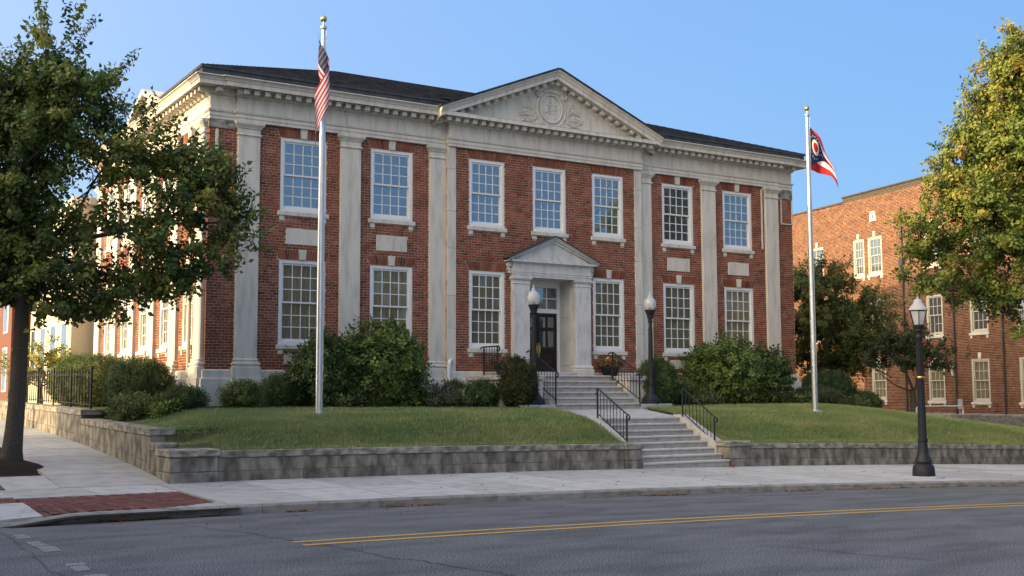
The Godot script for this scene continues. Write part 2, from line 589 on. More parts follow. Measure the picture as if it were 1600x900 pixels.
# A sheet with rectangular holes and their reveals: x,y outline in its own plane, facing +z.
func pierced(b: MB, x0: float, x1: float, y0: float, y1: float, z: float, holes: Array, reveal: float) -> void:
	var xs := [x0, x1]
	var ys := [y0, y1]
	for h in holes:
		for q in [h[0], h[1]]:
			if q > x0 and q < x1: xs.append(q)
		for q in [h[2], h[3]]:
			if q > y0 and q < y1: ys.append(q)
	xs.sort()
	ys.sort()
	for i in xs.size() - 1:
		for j in ys.size() - 1:
			if xs[i + 1] - xs[i] < 1e-4 or ys[j + 1] - ys[j] < 1e-4: continue
			var cx: float = (xs[i] + xs[i + 1]) / 2
			var cy: float = (ys[j] + ys[j + 1]) / 2
			var open := false
			for h in holes:
				if cx > h[0] and cx < h[1] and cy > h[2] and cy < h[3]: open = true
			if not open:
				b.quad(Vector3(xs[i], ys[j], z), Vector3(xs[i + 1], ys[j], z), Vector3(xs[i + 1], ys[j + 1], z), Vector3(xs[i], ys[j + 1], z))
	for h in holes:
		var w := z - reveal
		b.quad(Vector3(h[0], h[2], z), Vector3(h[0], h[2], w), Vector3(h[0], h[3], w), Vector3(h[0], h[3], z))
		b.quad(Vector3(h[1], h[2], w), Vector3(h[1], h[2], z), Vector3(h[1], h[3], z), Vector3(h[1], h[3], w))
		b.quad(Vector3(h[0], h[3], w), Vector3(h[1], h[3], w), Vector3(h[1], h[3], z), Vector3(h[0], h[3], z))
		b.quad(Vector3(h[0], h[2], z), Vector3(h[1], h[2], z), Vector3(h[1], h[2], w), Vector3(h[0], h[2], w))

# ------------------------------------------------------------------ sash window: origin at the middle of its foot, +z outwards
var window_parts := {}
func sash_window(parent: Node3D, at: Transform3D, hw: float, h: float, shade: String, single := true, cols := 4, rows := 3, keystone := true, sill := true, arch := true, wood: Material = null) -> void:
	if wood == null: wood = M.white_wood
	var key := "%.3f %.3f %d %d" % [hw, h, cols, rows]
	if not window_parts.has(key):
		var f := MB.new()
		var cw := 0.10
		for s in [-1.0, 1.0]:
			f.bevel(Vector3(minf(s * hw, s * (hw - cw)), 0, -0.14), Vector3(maxf(s * hw, s * (hw - cw)), h, -0.02), 0.008)
		f.bevel(Vector3(-hw + cw, h - cw, -0.139), Vector3(hw - cw, h, -0.021), 0.008)
		f.bevel(Vector3(-hw + cw, 0, -0.139), Vector3(hw - cw, 0.09, 0.0), 0.008)
		var iw := hw - cw
		var y0 := 0.09
		var y1 := h - cw
		var ym := (y0 + y1) / 2
		var bars := MB.new()
		var panes := []
		for up in 2:
			var zb := -0.115 if up == 0 else -0.075
			var a := y0 if up == 0 else ym - 0.02
			var e := ym + 0.02 if up == 0 else y1
			var st := 0.045
			f.box(Vector3(-iw, a, zb - 0.018), Vector3(-iw + st, e, zb + 0.018))
			f.box(Vector3(iw - st, a, zb - 0.018), Vector3(iw, e, zb + 0.018))
			f.box(Vector3(-iw + st, a, zb - 0.017), Vector3(iw - st, a + (0.075 if up == 0 else 0.045), zb + 0.02))
			f.box(Vector3(-iw + st, e - 0.045, zb - 0.017), Vector3(iw - st, e, zb + 0.02))
			var gx0 := -iw + st
			var gx1 := iw - st
			var gy0 := a + (0.075 if up == 0 else 0.045)
			var gy1 := e - 0.045
			var mw := 0.024
			for i in range(1, cols):
				var x := lerpf(gx0, gx1, float(i) / cols)
				bars.box(Vector3(x - mw / 2, gy0, zb - 0.014), Vector3(x + mw / 2, gy1, zb + 0.014))
			for j in range(1, rows):
				var y := lerpf(gy0, gy1, float(j) / rows)
				bars.box(Vector3(gx0, y - mw / 2, zb - 0.013), Vector3(gx1, y + mw / 2, zb + 0.013))
			for i in cols:
				for j in rows:
					panes.append([Vector3(lerpf(gx0, gx1, (i + 0.5) / cols), lerpf(gy0, gy1, (j + 0.5) / rows), zb), Vector2((gx1 - gx0) / cols, (gy1 - gy0) / rows)])
		var pm := MB.new()
		var ps: Vector2 = panes[0][1]
		pm.quad(Vector3(-ps.x / 2, -ps.y / 2, 0), Vector3(ps.x / 2, -ps.y / 2, 0), Vector3(ps.x / 2, ps.y / 2, 0), Vector3(-ps.x / 2, ps.y / 2, 0))
		var sl := MB.new()
		sl.bevel(Vector3(-hw - 0.07, -0.125, -0.13), Vector3(hw + 0.07, -0.002, 0.055), 0.012)
		var br := MB.new()
		br.bevel(Vector3(-0.07, -0.26, -0.05), Vector3(0.07, -0.128, 0.025), 0.01)
		var ks := MB.new()
		ks.prism([Vector2(-0.075, 0.005), Vector2(0.075, 0.005), Vector2(0.105, 0.285), Vector2(-0.105, 0.285)], -0.05, 0.03)
		var bl := MB.new()
		bl.quad(Vector3(-hw, 0, -0.26), Vector3(hw, 0, -0.26), Vector3(hw, h, -0.26), Vector3(-hw, h, -0.26))
		var cu := MB.new()
		var nseg := 56
		for i in nseg:
			var q := func(k: int) -> Vector2: return Vector2(lerpf(-hw, hw, float(k) / nseg), -0.25 + 0.07 * sin(k * 0.9) + 0.02 * sin(k * 0.31))
			var a: Vector2 = q.call(i)
			var e: Vector2 = q.call(i + 1)
			cu.quad(Vector3(a.x, 0, a.y), Vector3(e.x, 0, e.y), Vector3(e.x, h, e.y), Vector3(a.x, h, a.y))
		window_parts[key] = [f.mesh(), bars.mesh(), pm.mesh(), panes, sl.mesh(), br.mesh(), ks.mesh(), bl.mesh(), cu.mesh()]
	var w: Array = window_parts[key]
	var o := put("window", w[0], wood, parent, at)
	put("sash_bars", w[1], wood, o)
	if single:
		for p in w[3]:
			var b := Basis.from_euler(Vector3(rnd(-0.016, 0.016), rnd(-0.016, 0.016), 0)).scaled(Vector3(p[1].x / w[3][0][1].x, p[1].y / w[3][0][1].y, 1))
			put("pane", w[2], M.glass if shade == "blind" else M.clear_glass, o, Transform3D(b, p[0]))
	else:
		var all := MB.new()
		for p in w[3]:
			all.t = Transform3D(Basis.from_euler(Vector3(rnd(-0.006, 0.006), rnd(-0.006, 0.006), 0)), p[0])
			var s: Vector2 = p[1] / 2
			all.quad(Vector3(-s.x, -s.y, 0), Vector3(s.x, -s.y, 0), Vector3(s.x, s.y, 0), Vector3(-s.x, s.y, 0))
		put("panes", all.mesh(), M.glass if shade == "blind" else M.clear_glass, o).set_meta("kind", "stuff")
	if sill:
		put("sill", w[4], M.stone, o)
		for s in [-1.0, 1.0]: put("sill_bracket", w[5], M.stone, o, Transform3D(Basis(), Vector3(s * (hw - 0.06), 0, 0)))
	if keystone: put("keystone", w[6], M.stone, o, Transform3D(Basis(), Vector3(0, h, 0)))
	if shade != "blind": put("curtain", w[8], M[shade], o)
	else: put("blind", w[7], M.blind, o)
	if arch:      # flat arch of bricks on end, splayed
		var ab := MB.new()
		var nb := int((hw * 2 + 0.16) / 0.077)
		for i in nb:
			var u0 := lerpf(-1.0, 1.0, (i + 0.11) / nb)
			var u1 := lerpf(-1.0, 1.0, (i + 0.89) / nb)
			var wb := hw + 0.02
			var wt := hw + 0.12
			if keystone and absf((u0 + u1) / 2) * wb < 0.10: continue
			ab.col = brick_tint()
			ab.col = Color(ab.col.r * 1.1, ab.col.g * 1.1, ab.col.b * 1.1)
			ab.prism([Vector2(u0 * wb, h + 0.012), Vector2(u1 * wb, h + 0.012), Vector2(u1 * wt, h + 0.272), Vector2(u0 * wt, h + 0.272)], -0.05, 0.006 + rnd(-0.001, 0.002))
		put("arch_bricks", ab.mesh(), M.brick, o).set_meta("kind", "stuff")

# ------------------------------------------------------------------ the main building
const XB := 10.665     # half its width
const CB := 3.606      # half the width of the middle bay
const ZC := 0.19       # how far the middle bay stands forward
const DEPTH := 12.6

func courthouse() -> Node3D:
	var o := thing("civic_building", Vector3.ZERO, "two-storey red brick civic building with stone pilasters, pediment and stone doorway", "building")
	var lw := [3.18, 5.49]
	var uw := [6.81, 8.84]
	var front := [[-8.015, 0.67], [-5.32, 0.67], [5.32, 0.67], [8.015, 0.67]]
	var mid := [[-2.257, 0.615], [0.0, 0.615], [2.257, 0.615]]
	# walls: mortar behind the bricks, pierced for the windows
	var wall := MB.new()
	var holes_w := []
	for f in front:
		for y in [lw, uw]: holes_w.append([f[0] - f[1], f[0] + f[1], y[0], y[1]])
	var hl := holes_w.filter(func(h): return h[0] < 0)
	var hr := holes_w.filter(func(h): return h[0] > 0)
	var hm := []
	for f in mid:
		hm.append([f[0] - f[1], f[0] + f[1], uw[0], uw[1]])
		if f[0] != 0.0: hm.append([f[0] - f[1], f[0] + f[1], lw[0], lw[1]])
	hm.append([-1.0, 1.0, 2.5, 5.4])
	pierced(wall, -XB, -CB, 1.2, 9.2, -0.008, hl, 0.3)
	pierced(wall, CB, XB, 1.2, 9.2, -0.008, hr, 0.3)
	pierced(wall, -CB, CB, 1.2, 9.2, ZC - 0.008, hm, 0.35)
	for s in [-1.0, 1.0]:
		wall.box(Vector3(s * CB - 0.01, 1.2, -0.3), Vector3(s * CB + 0.01, 9.2, ZC - 0.012))
	var side := [-1.65, -3.95, -6.3, -8.6, -10.9]
	var hs := []
	for z in side:
		for y in [lw, uw]: hs.append([z + DEPTH - 0.46, z + DEPTH + 0.46, y[0], y[1]])
	var left_frame := Transform3D(Basis(Vector3(0, 0, 1), Vector3.UP, Vector3(-1, 0, 0)), Vector3(-XB, 0, -DEPTH))
	wall.t = left_frame
	pierced(wall, 0, DEPTH, 1.2, 9.2, -0.008, hs, 0.3)
	wall.t = Transform3D.IDENTITY
	wall.quad(Vector3(XB, 1.2, 0), Vector3(XB, 1.2, -DEPTH), Vector3(XB, 9.2, -DEPTH), Vector3(XB, 9.2, 0))
	wall.quad(Vector3(XB, 1.2, -DEPTH), Vector3(-XB, 1.2, -DEPTH), Vector3(-XB, 9.2, -DEPTH), Vector3(XB, 9.2, -DEPTH))
	wall.quad(Vector3(-XB, 6.15, -DEPTH), Vector3(XB, 6.15, -DEPTH), Vector3(XB, 6.15, -0.32), Vector3(-XB, 6.15, -0.32))
	var w := put("wall", wall.mesh(), M.mortar, o)
	# bricks, left out behind pilasters and where stone or windows are
	var top := 9.12
	var holes := []
	for x in [-9.6, -6.64, -3.826, 3.826, 6.64, 9.6]: holes.append([x - 0.30, x + 0.30, 0.0, 20.0, 0.0])
	for f in front:
		for y in [lw, uw]:
			holes.append([f[0] - f[1] - 0.006, f[0] + f[1] + 0.006, y[0] - 0.004, y[1] + 0.004, 0.0])
			holes.append([f[0] - f[1] - 0.03, f[0] + f[1] + 0.03, y[1] + 0.004, y[1] + 0.285, 0.37])
			holes.append([f[0] - f[1] - 0.075, f[0] + f[1] + 0.075, y[0] - 0.13, y[0], 0.0])
			for s in [-1.0, 1.0]: holes.append([f[0] + s * (f[1] - 0.06) - 0.075, f[0] + s * (f[1] - 0.06) + 0.075, y[0] - 0.265, y[0] - 0.12, 0.0])
		holes.append([f[0] - 0.49, f[0] + 0.49, 5.90, 6.34, 0.0])
		holes.append([f[0] - 0.49, f[0] + 0.49, 2.64, 2.94, 0.0])
	brickwork(w, Transform3D.IDENTITY, -XB, -CB, 2.5, top, holes, 300)
	brickwork(w, Transform3D.IDENTITY, CB, XB, 2.5, top, holes)
	holes = []
	for f in mid:
		for y in [lw, uw]:
			if f[0] == 0.0 and y == lw: continue
			holes.append([f[0] - f[1] - 0.006, f[0] + f[1] + 0.006, y[0] - 0.004, y[1] + 0.004, 0.0])
			holes.append([f[0] - f[1] - 0.03, f[0] + f[1] + 0.03, y[1] + 0.004, y[1] + 0.285, 0.37])
			holes.append([f[0] - f[1] - 0.075, f[0] + f[1] + 0.075, y[0] - 0.13, y[0], 0.0])
			for s in [-1.0, 1.0]: holes.append([f[0] + s * (f[1] - 0.06) - 0.075, f[0] + s * (f[1] - 0.06) + 0.075, y[0] - 0.265, y[0] - 0.12, 0.0])
	holes.append([-1.40, 1.40, 2.4, 5.8, 0.0])
	brickwork(w, Transform3D(Basis(), Vector3(0, 0, ZC)), -CB + 0.28, CB - 0.28, 2.5, top, holes)
	var bh := []
	for h in hs:
		bh.append([h[0] - 0.006, h[1] + 0.006, h[2] - 0.004, h[3] + 0.004, 0.0])
		bh.append([h[0] - 0.03, h[1] + 0.03, h[3], h[3] + 0.285, 0.37])
		bh.append([h[0] - 0.075, h[1] + 0.075, h[2] - 0.13, h[2], 0.0])
	for z in [-0.47, -2.8, -5.12, -7.45, -9.75, -12.1]: bh.append([z + DEPTH - 0.32, z + DEPTH + 0.32, 0.0, 20.0, 0.0])
	brickwork(w, left_frame, 0, DEPTH, 2.5, top, bh)
	# plinth and water table
	var ring := [Vector2(-XB, -DEPTH), Vector2(-XB, 0), Vector2(-CB, 0), Vector2(-CB, ZC), Vector2(CB, ZC), Vector2(CB, 0), Vector2(XB, 0), Vector2(XB, -DEPTH)]
	var pl := MB.new()
	pl.sweep(ring, [Vector2(0.13, 0.9), Vector2(0.13, 2.26), Vector2(0.07, 2.275)])
	put("plinth", pl.mesh(), M.stone, o)
	var wt := MB.new()
	wt.sweep(ring, [Vector2(0.0, 2.262), Vector2(0.075, 2.272), Vector2(0.075, 2.47), Vector2(0.045, 2.502), Vector2(-0.02, 2.502)])
	put("water_table", wt.mesh(), M.stone, o)
	# pilasters
	var pm := pilaster_mesh(0.308, 0.09)
	for x in [-9.6, -6.64, -3.826, 3.826, 6.64, 9.6]:
		var p := put("pilaster", pm[0], M.stone, o, Transform3D(Basis(), Vector3(x, 0, 0)))
		put("capital", pm[1], M.stone, p)
		put("pilaster_base", pm[2], M.stone, p)
	var ps := pilaster_mesh(0.33, 0.09)
	for z in [-0.47, -2.8, -5.12, -7.45, -9.75, -12.1]:
		var p := put("pilaster", ps[0], M.stone, o, Transform3D(Basis(Vector3(0, 0, 1), Vector3.UP, Vector3(-1, 0, 0)), Vector3(-XB, 0, z)))
		put("capital", ps[1], M.stone, p)
		put("pilaster_base", ps[2], M.stone, p)
	# corner strips of the middle bay, in blocks
	for s in [-1.0, 1.0]:
		var y := 2.5
		var i := 0
		while y < 9.1:
			var hh: float = minf([1.25, 0.95, 1.4, 1.1][i % 4], 9.12 - y)
			var b := MB.new()
			b.col = grey([1.0, 0.94, 1.04, 0.97][i % 4])
			b.bevel(Vector3(minf(s * CB, s * (CB - 0.28)), y + 0.003, -0.1), Vector3(maxf(s * CB, s * (CB - 0.28)) + 0.004 * s, y + hh - 0.003, ZC + 0.03), 0.008)
			put("corner_block", b.mesh(), M.stone, o)
			y += hh
			i += 1
	# entablature
	var path := [Vector2(-XB, -DEPTH), Vector2(-XB, 0.02), Vector2(-9.96, 0.02), Vector2(-9.96, 0.09), Vector2(-CB, 0.09), Vector2(-CB, 0.28), Vector2(CB, 0.28), Vector2(CB, 0.09), Vector2(9.96, 0.09), Vector2(9.96, 0.02), Vector2(XB, 0.02), Vector2(XB, -DEPTH)]
	var ar := MB.new()
	ar.sweep(path, [Vector2(-0.2, 9.121), Vector2(0.0, 9.121), Vector2(0.0, 9.205), Vector2(0.018, 9.21), Vector2(0.018, 9.305), Vector2(0.045, 9.32), Vector2(0.06, 9.355), Vector2(0.06, 9.375), Vector2(0.0, 9.385)])
	put("architrave", ar.mesh(), M.stone, o)
	var fr := MB.new()
	fr.sweep(path, [Vector2(-0.012, 9.38), Vector2(-0.012, 9.77)])
	var fz := put("frieze", fr.mesh(), M.stone, o)
	for r in [[-XB, -9.96, 0.02, 1], [-9.96, -CB, 0.09, 4], [-CB, CB, 0.28, 5], [CB, 9.96, 0.09, 4], [9.96, XB, 0.02, 1]]:
		for k in r[3]:
			var b := MB.new()
			var q := rnd(0.95, 1.05)
			b.col = Color(q, q, q * rnd(0.97, 1.0))
			b.bevel(Vector3(lerpf(r[0], r[1], float(k) / r[3]) + 0.003, 9.388, r[2] - 0.1), Vector3(lerpf(r[0], r[1], (k + 1.0) / r[3]) - 0.003, 9.764, r[2]), 0.006)
			put("frieze_block", b.mesh(), M.stone, fz)
	var co := MB.new()
	var bed := [Vector2(0.0, 9.765), Vector2(0.03, 9.775), Vector2(0.06, 9.80), Vector2(0.06, 9.94), Vector2(0.40, 9.945)]
	var crown := [Vector2(0.40, 9.93), Vector2(0.42, 9.93), Vector2(0.42, 10.035), Vector2(0.44, 10.05), Vector2(0.455, 10.09), Vector2(0.49, 10.13), Vector2(0.53, 10.145), Vector2(0.53, 10.17), Vector2(0.1, 10.19)]
	co.sweep(path, bed)
	co.sweep(path.slice(0, 5), crown)
	co.sweep(path.slice(7), crown)
	co.sweep(path.slice(4, 8), [Vector2(0.40, 9.93), Vector2(0.42, 9.93), Vector2(0.42, 10.03), Vector2(0.43, 10.05), Vector2(-0.1, 10.06)])
	var cn := put("cornice", co.mesh(), M.stone, o)
	# dentil blocks
	var db := MB.new()
	db.col = grey(1.12)
	db.bevel(Vector3(-0.078, 9.805, 0.05), Vector3(0.078, 9.938, 0.31), 0.008)
	var dm := db.mesh()
	var runs := [[-10.5, -9.95, 0.02, 2], [-9.80, -3.95, 0.09, 21], [-3.75, 3.75, 0.28, 27], [3.95, 9.80, 0.09, 21], [9.95, 10.5, 0.02, 2]]
	for r in runs:
		for k in r[3]:
			put("dentil", dm, M.stone, cn, Transform3D(Basis(), Vector3(lerpf(r[0], r[1], float(k) / (r[3] - 1)), rnd(-0.002, 0.002), r[2])))
	for k in 36:
		put("dentil", dm, M.stone, cn, Transform3D(Basis(Vector3(0, 0, 1), Vector3.UP, Vector3(-1, 0, 0)), Vector3(-XB, 0, 0.0 - 0.34 * k)))
	# windows
	for f in front:
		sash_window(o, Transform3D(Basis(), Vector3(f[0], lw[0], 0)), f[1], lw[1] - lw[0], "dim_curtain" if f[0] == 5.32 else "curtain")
		sash_window(o, Transform3D(Basis(), Vector3(f[0], uw[0], 0)), f[1], uw[1] - uw[0], "blind")
		for pn in [[5.905, 6.335], [2.645, 2.935]]:
			var b := MB.new()
			b.bevel(Vector3(f[0] - 0.485, pn[0], -0.05), Vector3(f[0] + 0.485, pn[1], 0.016), 0.012)
			put("stone_panel", b.mesh(), M.stone, o)
	for f in mid:
		sash_window(o, Transform3D(Basis(), Vector3(f[0], uw[0], ZC)), f[1], uw[1] - uw[0], "blind", true, 4, 3, false)
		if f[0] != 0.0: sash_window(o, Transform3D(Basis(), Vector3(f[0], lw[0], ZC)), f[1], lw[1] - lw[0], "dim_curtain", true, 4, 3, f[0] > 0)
	for z in side:
		for y in [lw, uw]:
			sash_window(o, left_frame * Transform3D(Basis(), Vector3(z + DEPTH, y[0], 0)), 0.46, y[1] - y[0], "curtain" if y == lw else "blind", false, 3, 3)
	pediment(o)
	doorway(o)
	roof(o)
	# side gable above the cornice
	var sg := MB.new()
	sg.t = Transform3D(Basis(Vector3(0, 0, 1), Vector3.UP, Vector3(-1, 0, 0)), Vector3(-XB, 0, -5.3))
	sg.prism([Vector2(-1.75, 10.15), Vector2(1.75, 10.15), Vector2(0, 10.9)], -0.6, 0.25)
	for s in [-1.0, 1.0]:
		var d := Vector2(1.85, -0.8).normalized()
		var a := Vector2(0, 11.0)
		var e := Vector2(1.9, 10.17)
		var nn := Vector2(-d.y, d.x) * 0.14
		var q := [Vector2(a.x, a.y - 0.12), Vector2(e.x, e.y), Vector2(e.x, e.y) + nn, Vector2(a.x, a.y + 0.05)]
		if s < 0:
			q = q.map(func(p): return Vector2(-p.x, p.y))
			q.reverse()
		sg.prism(q, -0.2, 0.45)
	put("side_gable", sg.mesh(), M.stone, o)
	# downspouts, patched stone, hooks
	downspout(o, Vector3(-XB - 0.16, 0, -0.92), 1.7, 9.0, true)
	var el := MB.new()
	el.tube(PackedVector3Array([Vector3(-3.46, 2.55, 0.1), Vector3(-3.46, 2.74, 0.2), Vector3(-3.50, 2.82, 0.26), Vector3(-3.58, 2.80, 0.30), Vector3(-3.62, 2.68, 0.32), Vector3(-3.62, 1.5, 0.32)]), PackedFloat32Array([0.05, 0.05, 0.055, 0.055, 0.055, 0.055]), 10)
	put("drain_pipe", el.mesh(), M.white_wood, o)
	var pt := MB.new()
	pt.bevel(Vector3(10.06, 8.78, -0.1), Vector3(10.69, 9.11, 0.03), 0.01)
	pt.bevel(Vector3(-10.69, 8.88, -0.1), Vector3(-9.94, 9.11, 0.025), 0.01)
	put("patch_stone", pt.mesh(), M.cap_stone, o)
	for p in [[10.10, 10.14, 7.9, 8.77], [10.63, 10.67, 7.9, 8.77], [10.10, 10.67, 7.86, 7.9], [9.14, 9.2, 6.9, 9.05], [-10.5, -10.42, 7.6, 8.85]]:
		var b := MB.new()
		b.bevel(Vector3(p[0], p[2], -0.02), Vector3(p[1], p[3], 0.035), 0.006)
		put("stone_strip", b.mesh(), M.stone, o)
	return o

func pilaster_mesh(hw: float, proud: float) -> Array:
	var s := MB.new()
	s.bevel(Vector3(-hw, 2.78, -0.05), Vector3(hw, 8.76, proud), 0.01)
	var c := MB.new()
	var rect := func(e: float) -> Array: return [Vector2(-hw - e, -0.06), Vector2(-hw - e, proud + e), Vector2(hw + e, proud + e), Vector2(hw + e, -0.06)]
	var base := [Vector2(-hw, -0.06), Vector2(-hw, proud), Vector2(hw, proud), Vector2(hw, -0.06)]
	c.sweep(base, [Vector2(-0.01, 8.74), Vector2(0.03, 8.745), Vector2(0.035, 8.765), Vector2(0.03, 8.785), Vector2(0.0, 8.80), Vector2(0.0, 8.93), Vector2(0.025, 8.94), Vector2(0.03, 8.96), Vector2(0.06, 9.0), Vector2(0.08, 9.02), Vector2(0.085, 9.04), Vector2(0.095, 9.045), Vector2(0.095, 9.12), Vector2(-0.1, 9.12)])
	var b := MB.new()
	b.sweep(base, [Vector2(0.085, 2.28), Vector2(0.085, 2.56), Vector2(0.05, 2.575), Vector2(0.05, 2.60), Vector2(0.07, 2.62), Vector2(0.075, 2.65), Vector2(0.065, 2.68), Vector2(0.025, 2.69), Vector2(0.02, 2.73), Vector2(0.035, 2.745), Vector2(0.03, 2.77), Vector2(0.0, 2.79), Vector2(-0.1, 2.79)])
	var f := MB.new()
	f.bevel(Vector3(-hw - 0.11, 0.95, 0.05), Vector3(hw + 0.11, 2.285, proud + 0.12), 0.01)
	b.t = Transform3D.IDENTITY
	b.bevel(Vector3(-hw - 0.11, 0.95, 0.05), Vector3(hw + 0.11, 2.281, proud + 0.12), 0.01)
	return [s.mesh(), c.mesh(), b.mesh()]

func downspout(o: Node3D, at: Vector3, y0: float, y1: float, head: bool) -> void:
	var b := MB.new()
	b.bar(at + Vector3(0, y0, 0), at + Vector3(0, y1 - 0.6, 0), 0.05, 10)
	b.t = Transform3D(Basis(), at)
	if head:
		b.bevel(Vector3(-0.07, y1 - 0.62, -0.09), Vector3(0.07, y1 - 0.3, 0.09), 0.02)
		b.bevel(Vector3(-0.1, y1 - 0.3, -0.13), Vector3(0.1, y1, 0.13), 0.02)
	put("downspout", b.mesh(), M.gutter, o)

func pediment(o: Node3D) -> void:
	var hw := 4.10
	var y0 := 10.05
	var ay := 11.80
	var ty := MB.new()
	ty.prism([Vector2(-3.7, y0), Vector2(3.7, y0), Vector2(0, ay - 0.2)], 0.1, 0.30)
	var tm := put("tympanum", ty.mesh(), M.stone, o)
	# raking cornice: profile swept up each side; built in a frame whose x runs along the slope
	var rk := MB.new()
	var ang := atan2(ay - 10.13, hw)
	var ln := Vector2(hw, ay - 10.13).length()
	var prof := [Vector2(0.28, -0.42), Vector2(0.31, -0.41), Vector2(0.34, -0.36), Vector2(0.34, -0.225), Vector2(0.68, -0.22), Vector2(0.69, -0.235), Vector2(0.69, -0.13), Vector2(0.72, -0.11), Vector2(0.735, -0.07), Vector2(0.77, -0.03), Vector2(0.81, -0.01), Vector2(0.81, 0.02), Vector2(0.1, 0.03)]
	var tan_a := tan(ang)
	var db := MB.new()
	db.bevel(Vector3(-0.07, -0.345, 0.31), Vector3(0.07, -0.228, 0.56), 0.008)
	var dm := db.mesh()
	for s in [-1.0, 1.0]:
		var fr := Transform3D(Basis(Vector3(cos(ang), -s * sin(ang), 0), Vector3(s * sin(ang), cos(ang), 0), Vector3(0, 0, 1)), Vector3(0, ay, 0))
		for k in prof.size() - 1:
			var p: Vector2 = prof[k]
			var q: Vector2 = prof[k + 1]
			# inner ends mitred at the ridge, outer ends cut plumb
			var pi: float = -s * p.y * tan_a
			var qi: float = -s * q.y * tan_a
			var po: float = s * (ln - p.y * tan_a)
			var qo: float = s * (ln - q.y * tan_a)
			var a := fr * Vector3(pi, p.y, p.x)
			var b := fr * Vector3(po, p.y, p.x)
			var c := fr * Vector3(qo, q.y, q.x)
			var d := fr * Vector3(qi, q.y, q.x)
			if s > 0: rk.quad(a, b, c, d)
			else: rk.quad(b, a, d, c)
		# end cap
		var cap := []
		for p in prof: cap.append(fr * Vector3(s * (ln - p.y * tan_a), p.y, p.x))
		cap.append(fr * Vector3(s * (ln + 0.42 * tan_a), -0.42, 0.1))
		if s > 0: cap.reverse()
		rk.poly(cap)
		for k in 12:
			put("dentil", dm, M.stone, tm, fr * Transform3D(Basis(), Vector3(s * (0.22 + k * 0.315), 0, 0)))
	put("raking_cornice", rk.mesh(), M.stone, o)
	# slate roof of the pediment
	var rf := MB.new()
	for s in [-1.0, 1.0]:
		var fr := Transform3D(Basis(Vector3(cos(ang), -s * sin(ang), 0), Vector3(s * sin(ang), cos(ang), 0), Vector3(0, 0, 1)), Vector3(0, ay, 0))
		rf.t = fr
		var a := 0.0 if s > 0 else -ln - 0.05
		var b := ln + 0.05 if s > 0 else 0.0
		rf.box(Vector3(a, 0.022, -6.0), Vector3(b, 0.085, 0.83))
	rf.t = Transform3D.IDENTITY
	put("pediment_roof", rf.mesh(), M.slate, o)
	# carved cartouche: oval shield in a scrolled frame, crown of leaves above, sprays of foliage on either side
	var cr := MB.new()
	var c0 := Vector3(0, 10.68, 0.30)
	var oval := []
	for k in 29: oval.append(c0 + Vector3(sin(TAU * k / 28) * 0.40, cos(TAU * k / 28) * 0.44, 0.03))
	cr.tube(PackedVector3Array(oval), _fill(29, 0.034), 8, false)
	var outer := []
	for k in 25:
		var a := lerpf(-2.55, 2.55, k / 24.0) + PI
		outer.append(c0 + Vector3(sin(a) * 0.54, cos(a) * 0.56 - 0.02, 0.02))
	cr.tube(PackedVector3Array(outer), _fill(25, 0.034), 8, false)
	for s in [-1.0, 1.0]:
		var sc := []
		for k in 16:
			var a := k / 15.0 * 5.2
			var rr := 0.11 * (1.0 - k / 20.0)
			sc.append(c0 + Vector3(s * (0.46 + sin(a) * rr), 0.42 + cos(a) * rr, 0.05))
		cr.tube(PackedVector3Array(sc), _fill(16, 0.035), 7)
		# foliage spray: curling stems with leaves
		for st in [[0.55, -0.28, 1.12, -0.30, 0.05], [0.52, -0.22, 1.0, -0.04, 0.12], [0.56, -0.34, 0.98, -0.42, -0.04], [0.6, -0.1, 0.78, 0.2, 0.1]]:
			var stem := []
			for k in 9:
				var f := k / 8.0
				stem.append(c0 + Vector3(s * lerpf(st[0], st[2], f), lerpf(st[1], st[3], f) + st[4] * sin(f * PI), 0.02))
			cr.tube(PackedVector3Array(stem), _taper(9, 0.03, 0.015), 6)
			for k in range(0, 9):
				for up in [-1.0, 1.0, -0.5, 0.6]:
					var p: Vector3 = stem[k]
					leafy(cr, p, Vector3(s * rnd(0.3, 0.8), up * rnd(0.5, 1.0), 0).normalized(), rnd(0.08, 0.13))
		for k in 5: leafy(cr, c0 + Vector3(s * 0.04 * k, 0.5, 0.03), Vector3(s * (0.1 + 0.25 * k), 1.0 - 0.13 * k, 0).normalized(), 0.17)
		for k in 4: leafy(cr, c0 + Vector3(s * (0.06 + 0.1 * k), -0.55 + 0.03 * k, 0.03), Vector3(s * (0.2 + 0.2 * k), -0.8, 0).normalized(), 0.13)
	for k in 26:       # low relief on the shield itself
		leafy(cr, c0 + Vector3(rnd(-0.24, 0.24), rnd(-0.28, 0.28), 0.012), Vector3(rnd(-1, 1), rnd(-1, 1), 0).normalized(), rnd(0.05, 0.1))
	put("carved_cartouche", cr.mesh(), M.stone, o)

func leafy(b: MB, p: Vector3, d: Vector3, l: float) -> void:     # a small carved leaf: ridge down the middle
	var s := Vector3(-d.y, d.x, 0) * l * 0.36
	var up := Vector3(0, 0, 0.035)
	var m := p + d * l * 0.5
	b.tri(p, m + s * -1.0, m + up)
	b.tri(p, m + up, m + s)
	b.tri(p + d * l, m + up, m - s)
	b.tri(p + d * l, m + s, m + up)

func _fill(n: int, r: float) -> PackedFloat32Array:
	var a := PackedFloat32Array()
	a.resize(n)
	a.fill(r)
	return a
func _taper(n: int, r0: float, r1: float) -> PackedFloat32Array:
	var a := PackedFloat32Array()
	for i in n: a.append(lerpf(r0, r1, float(i) / (n - 1)))
	return a

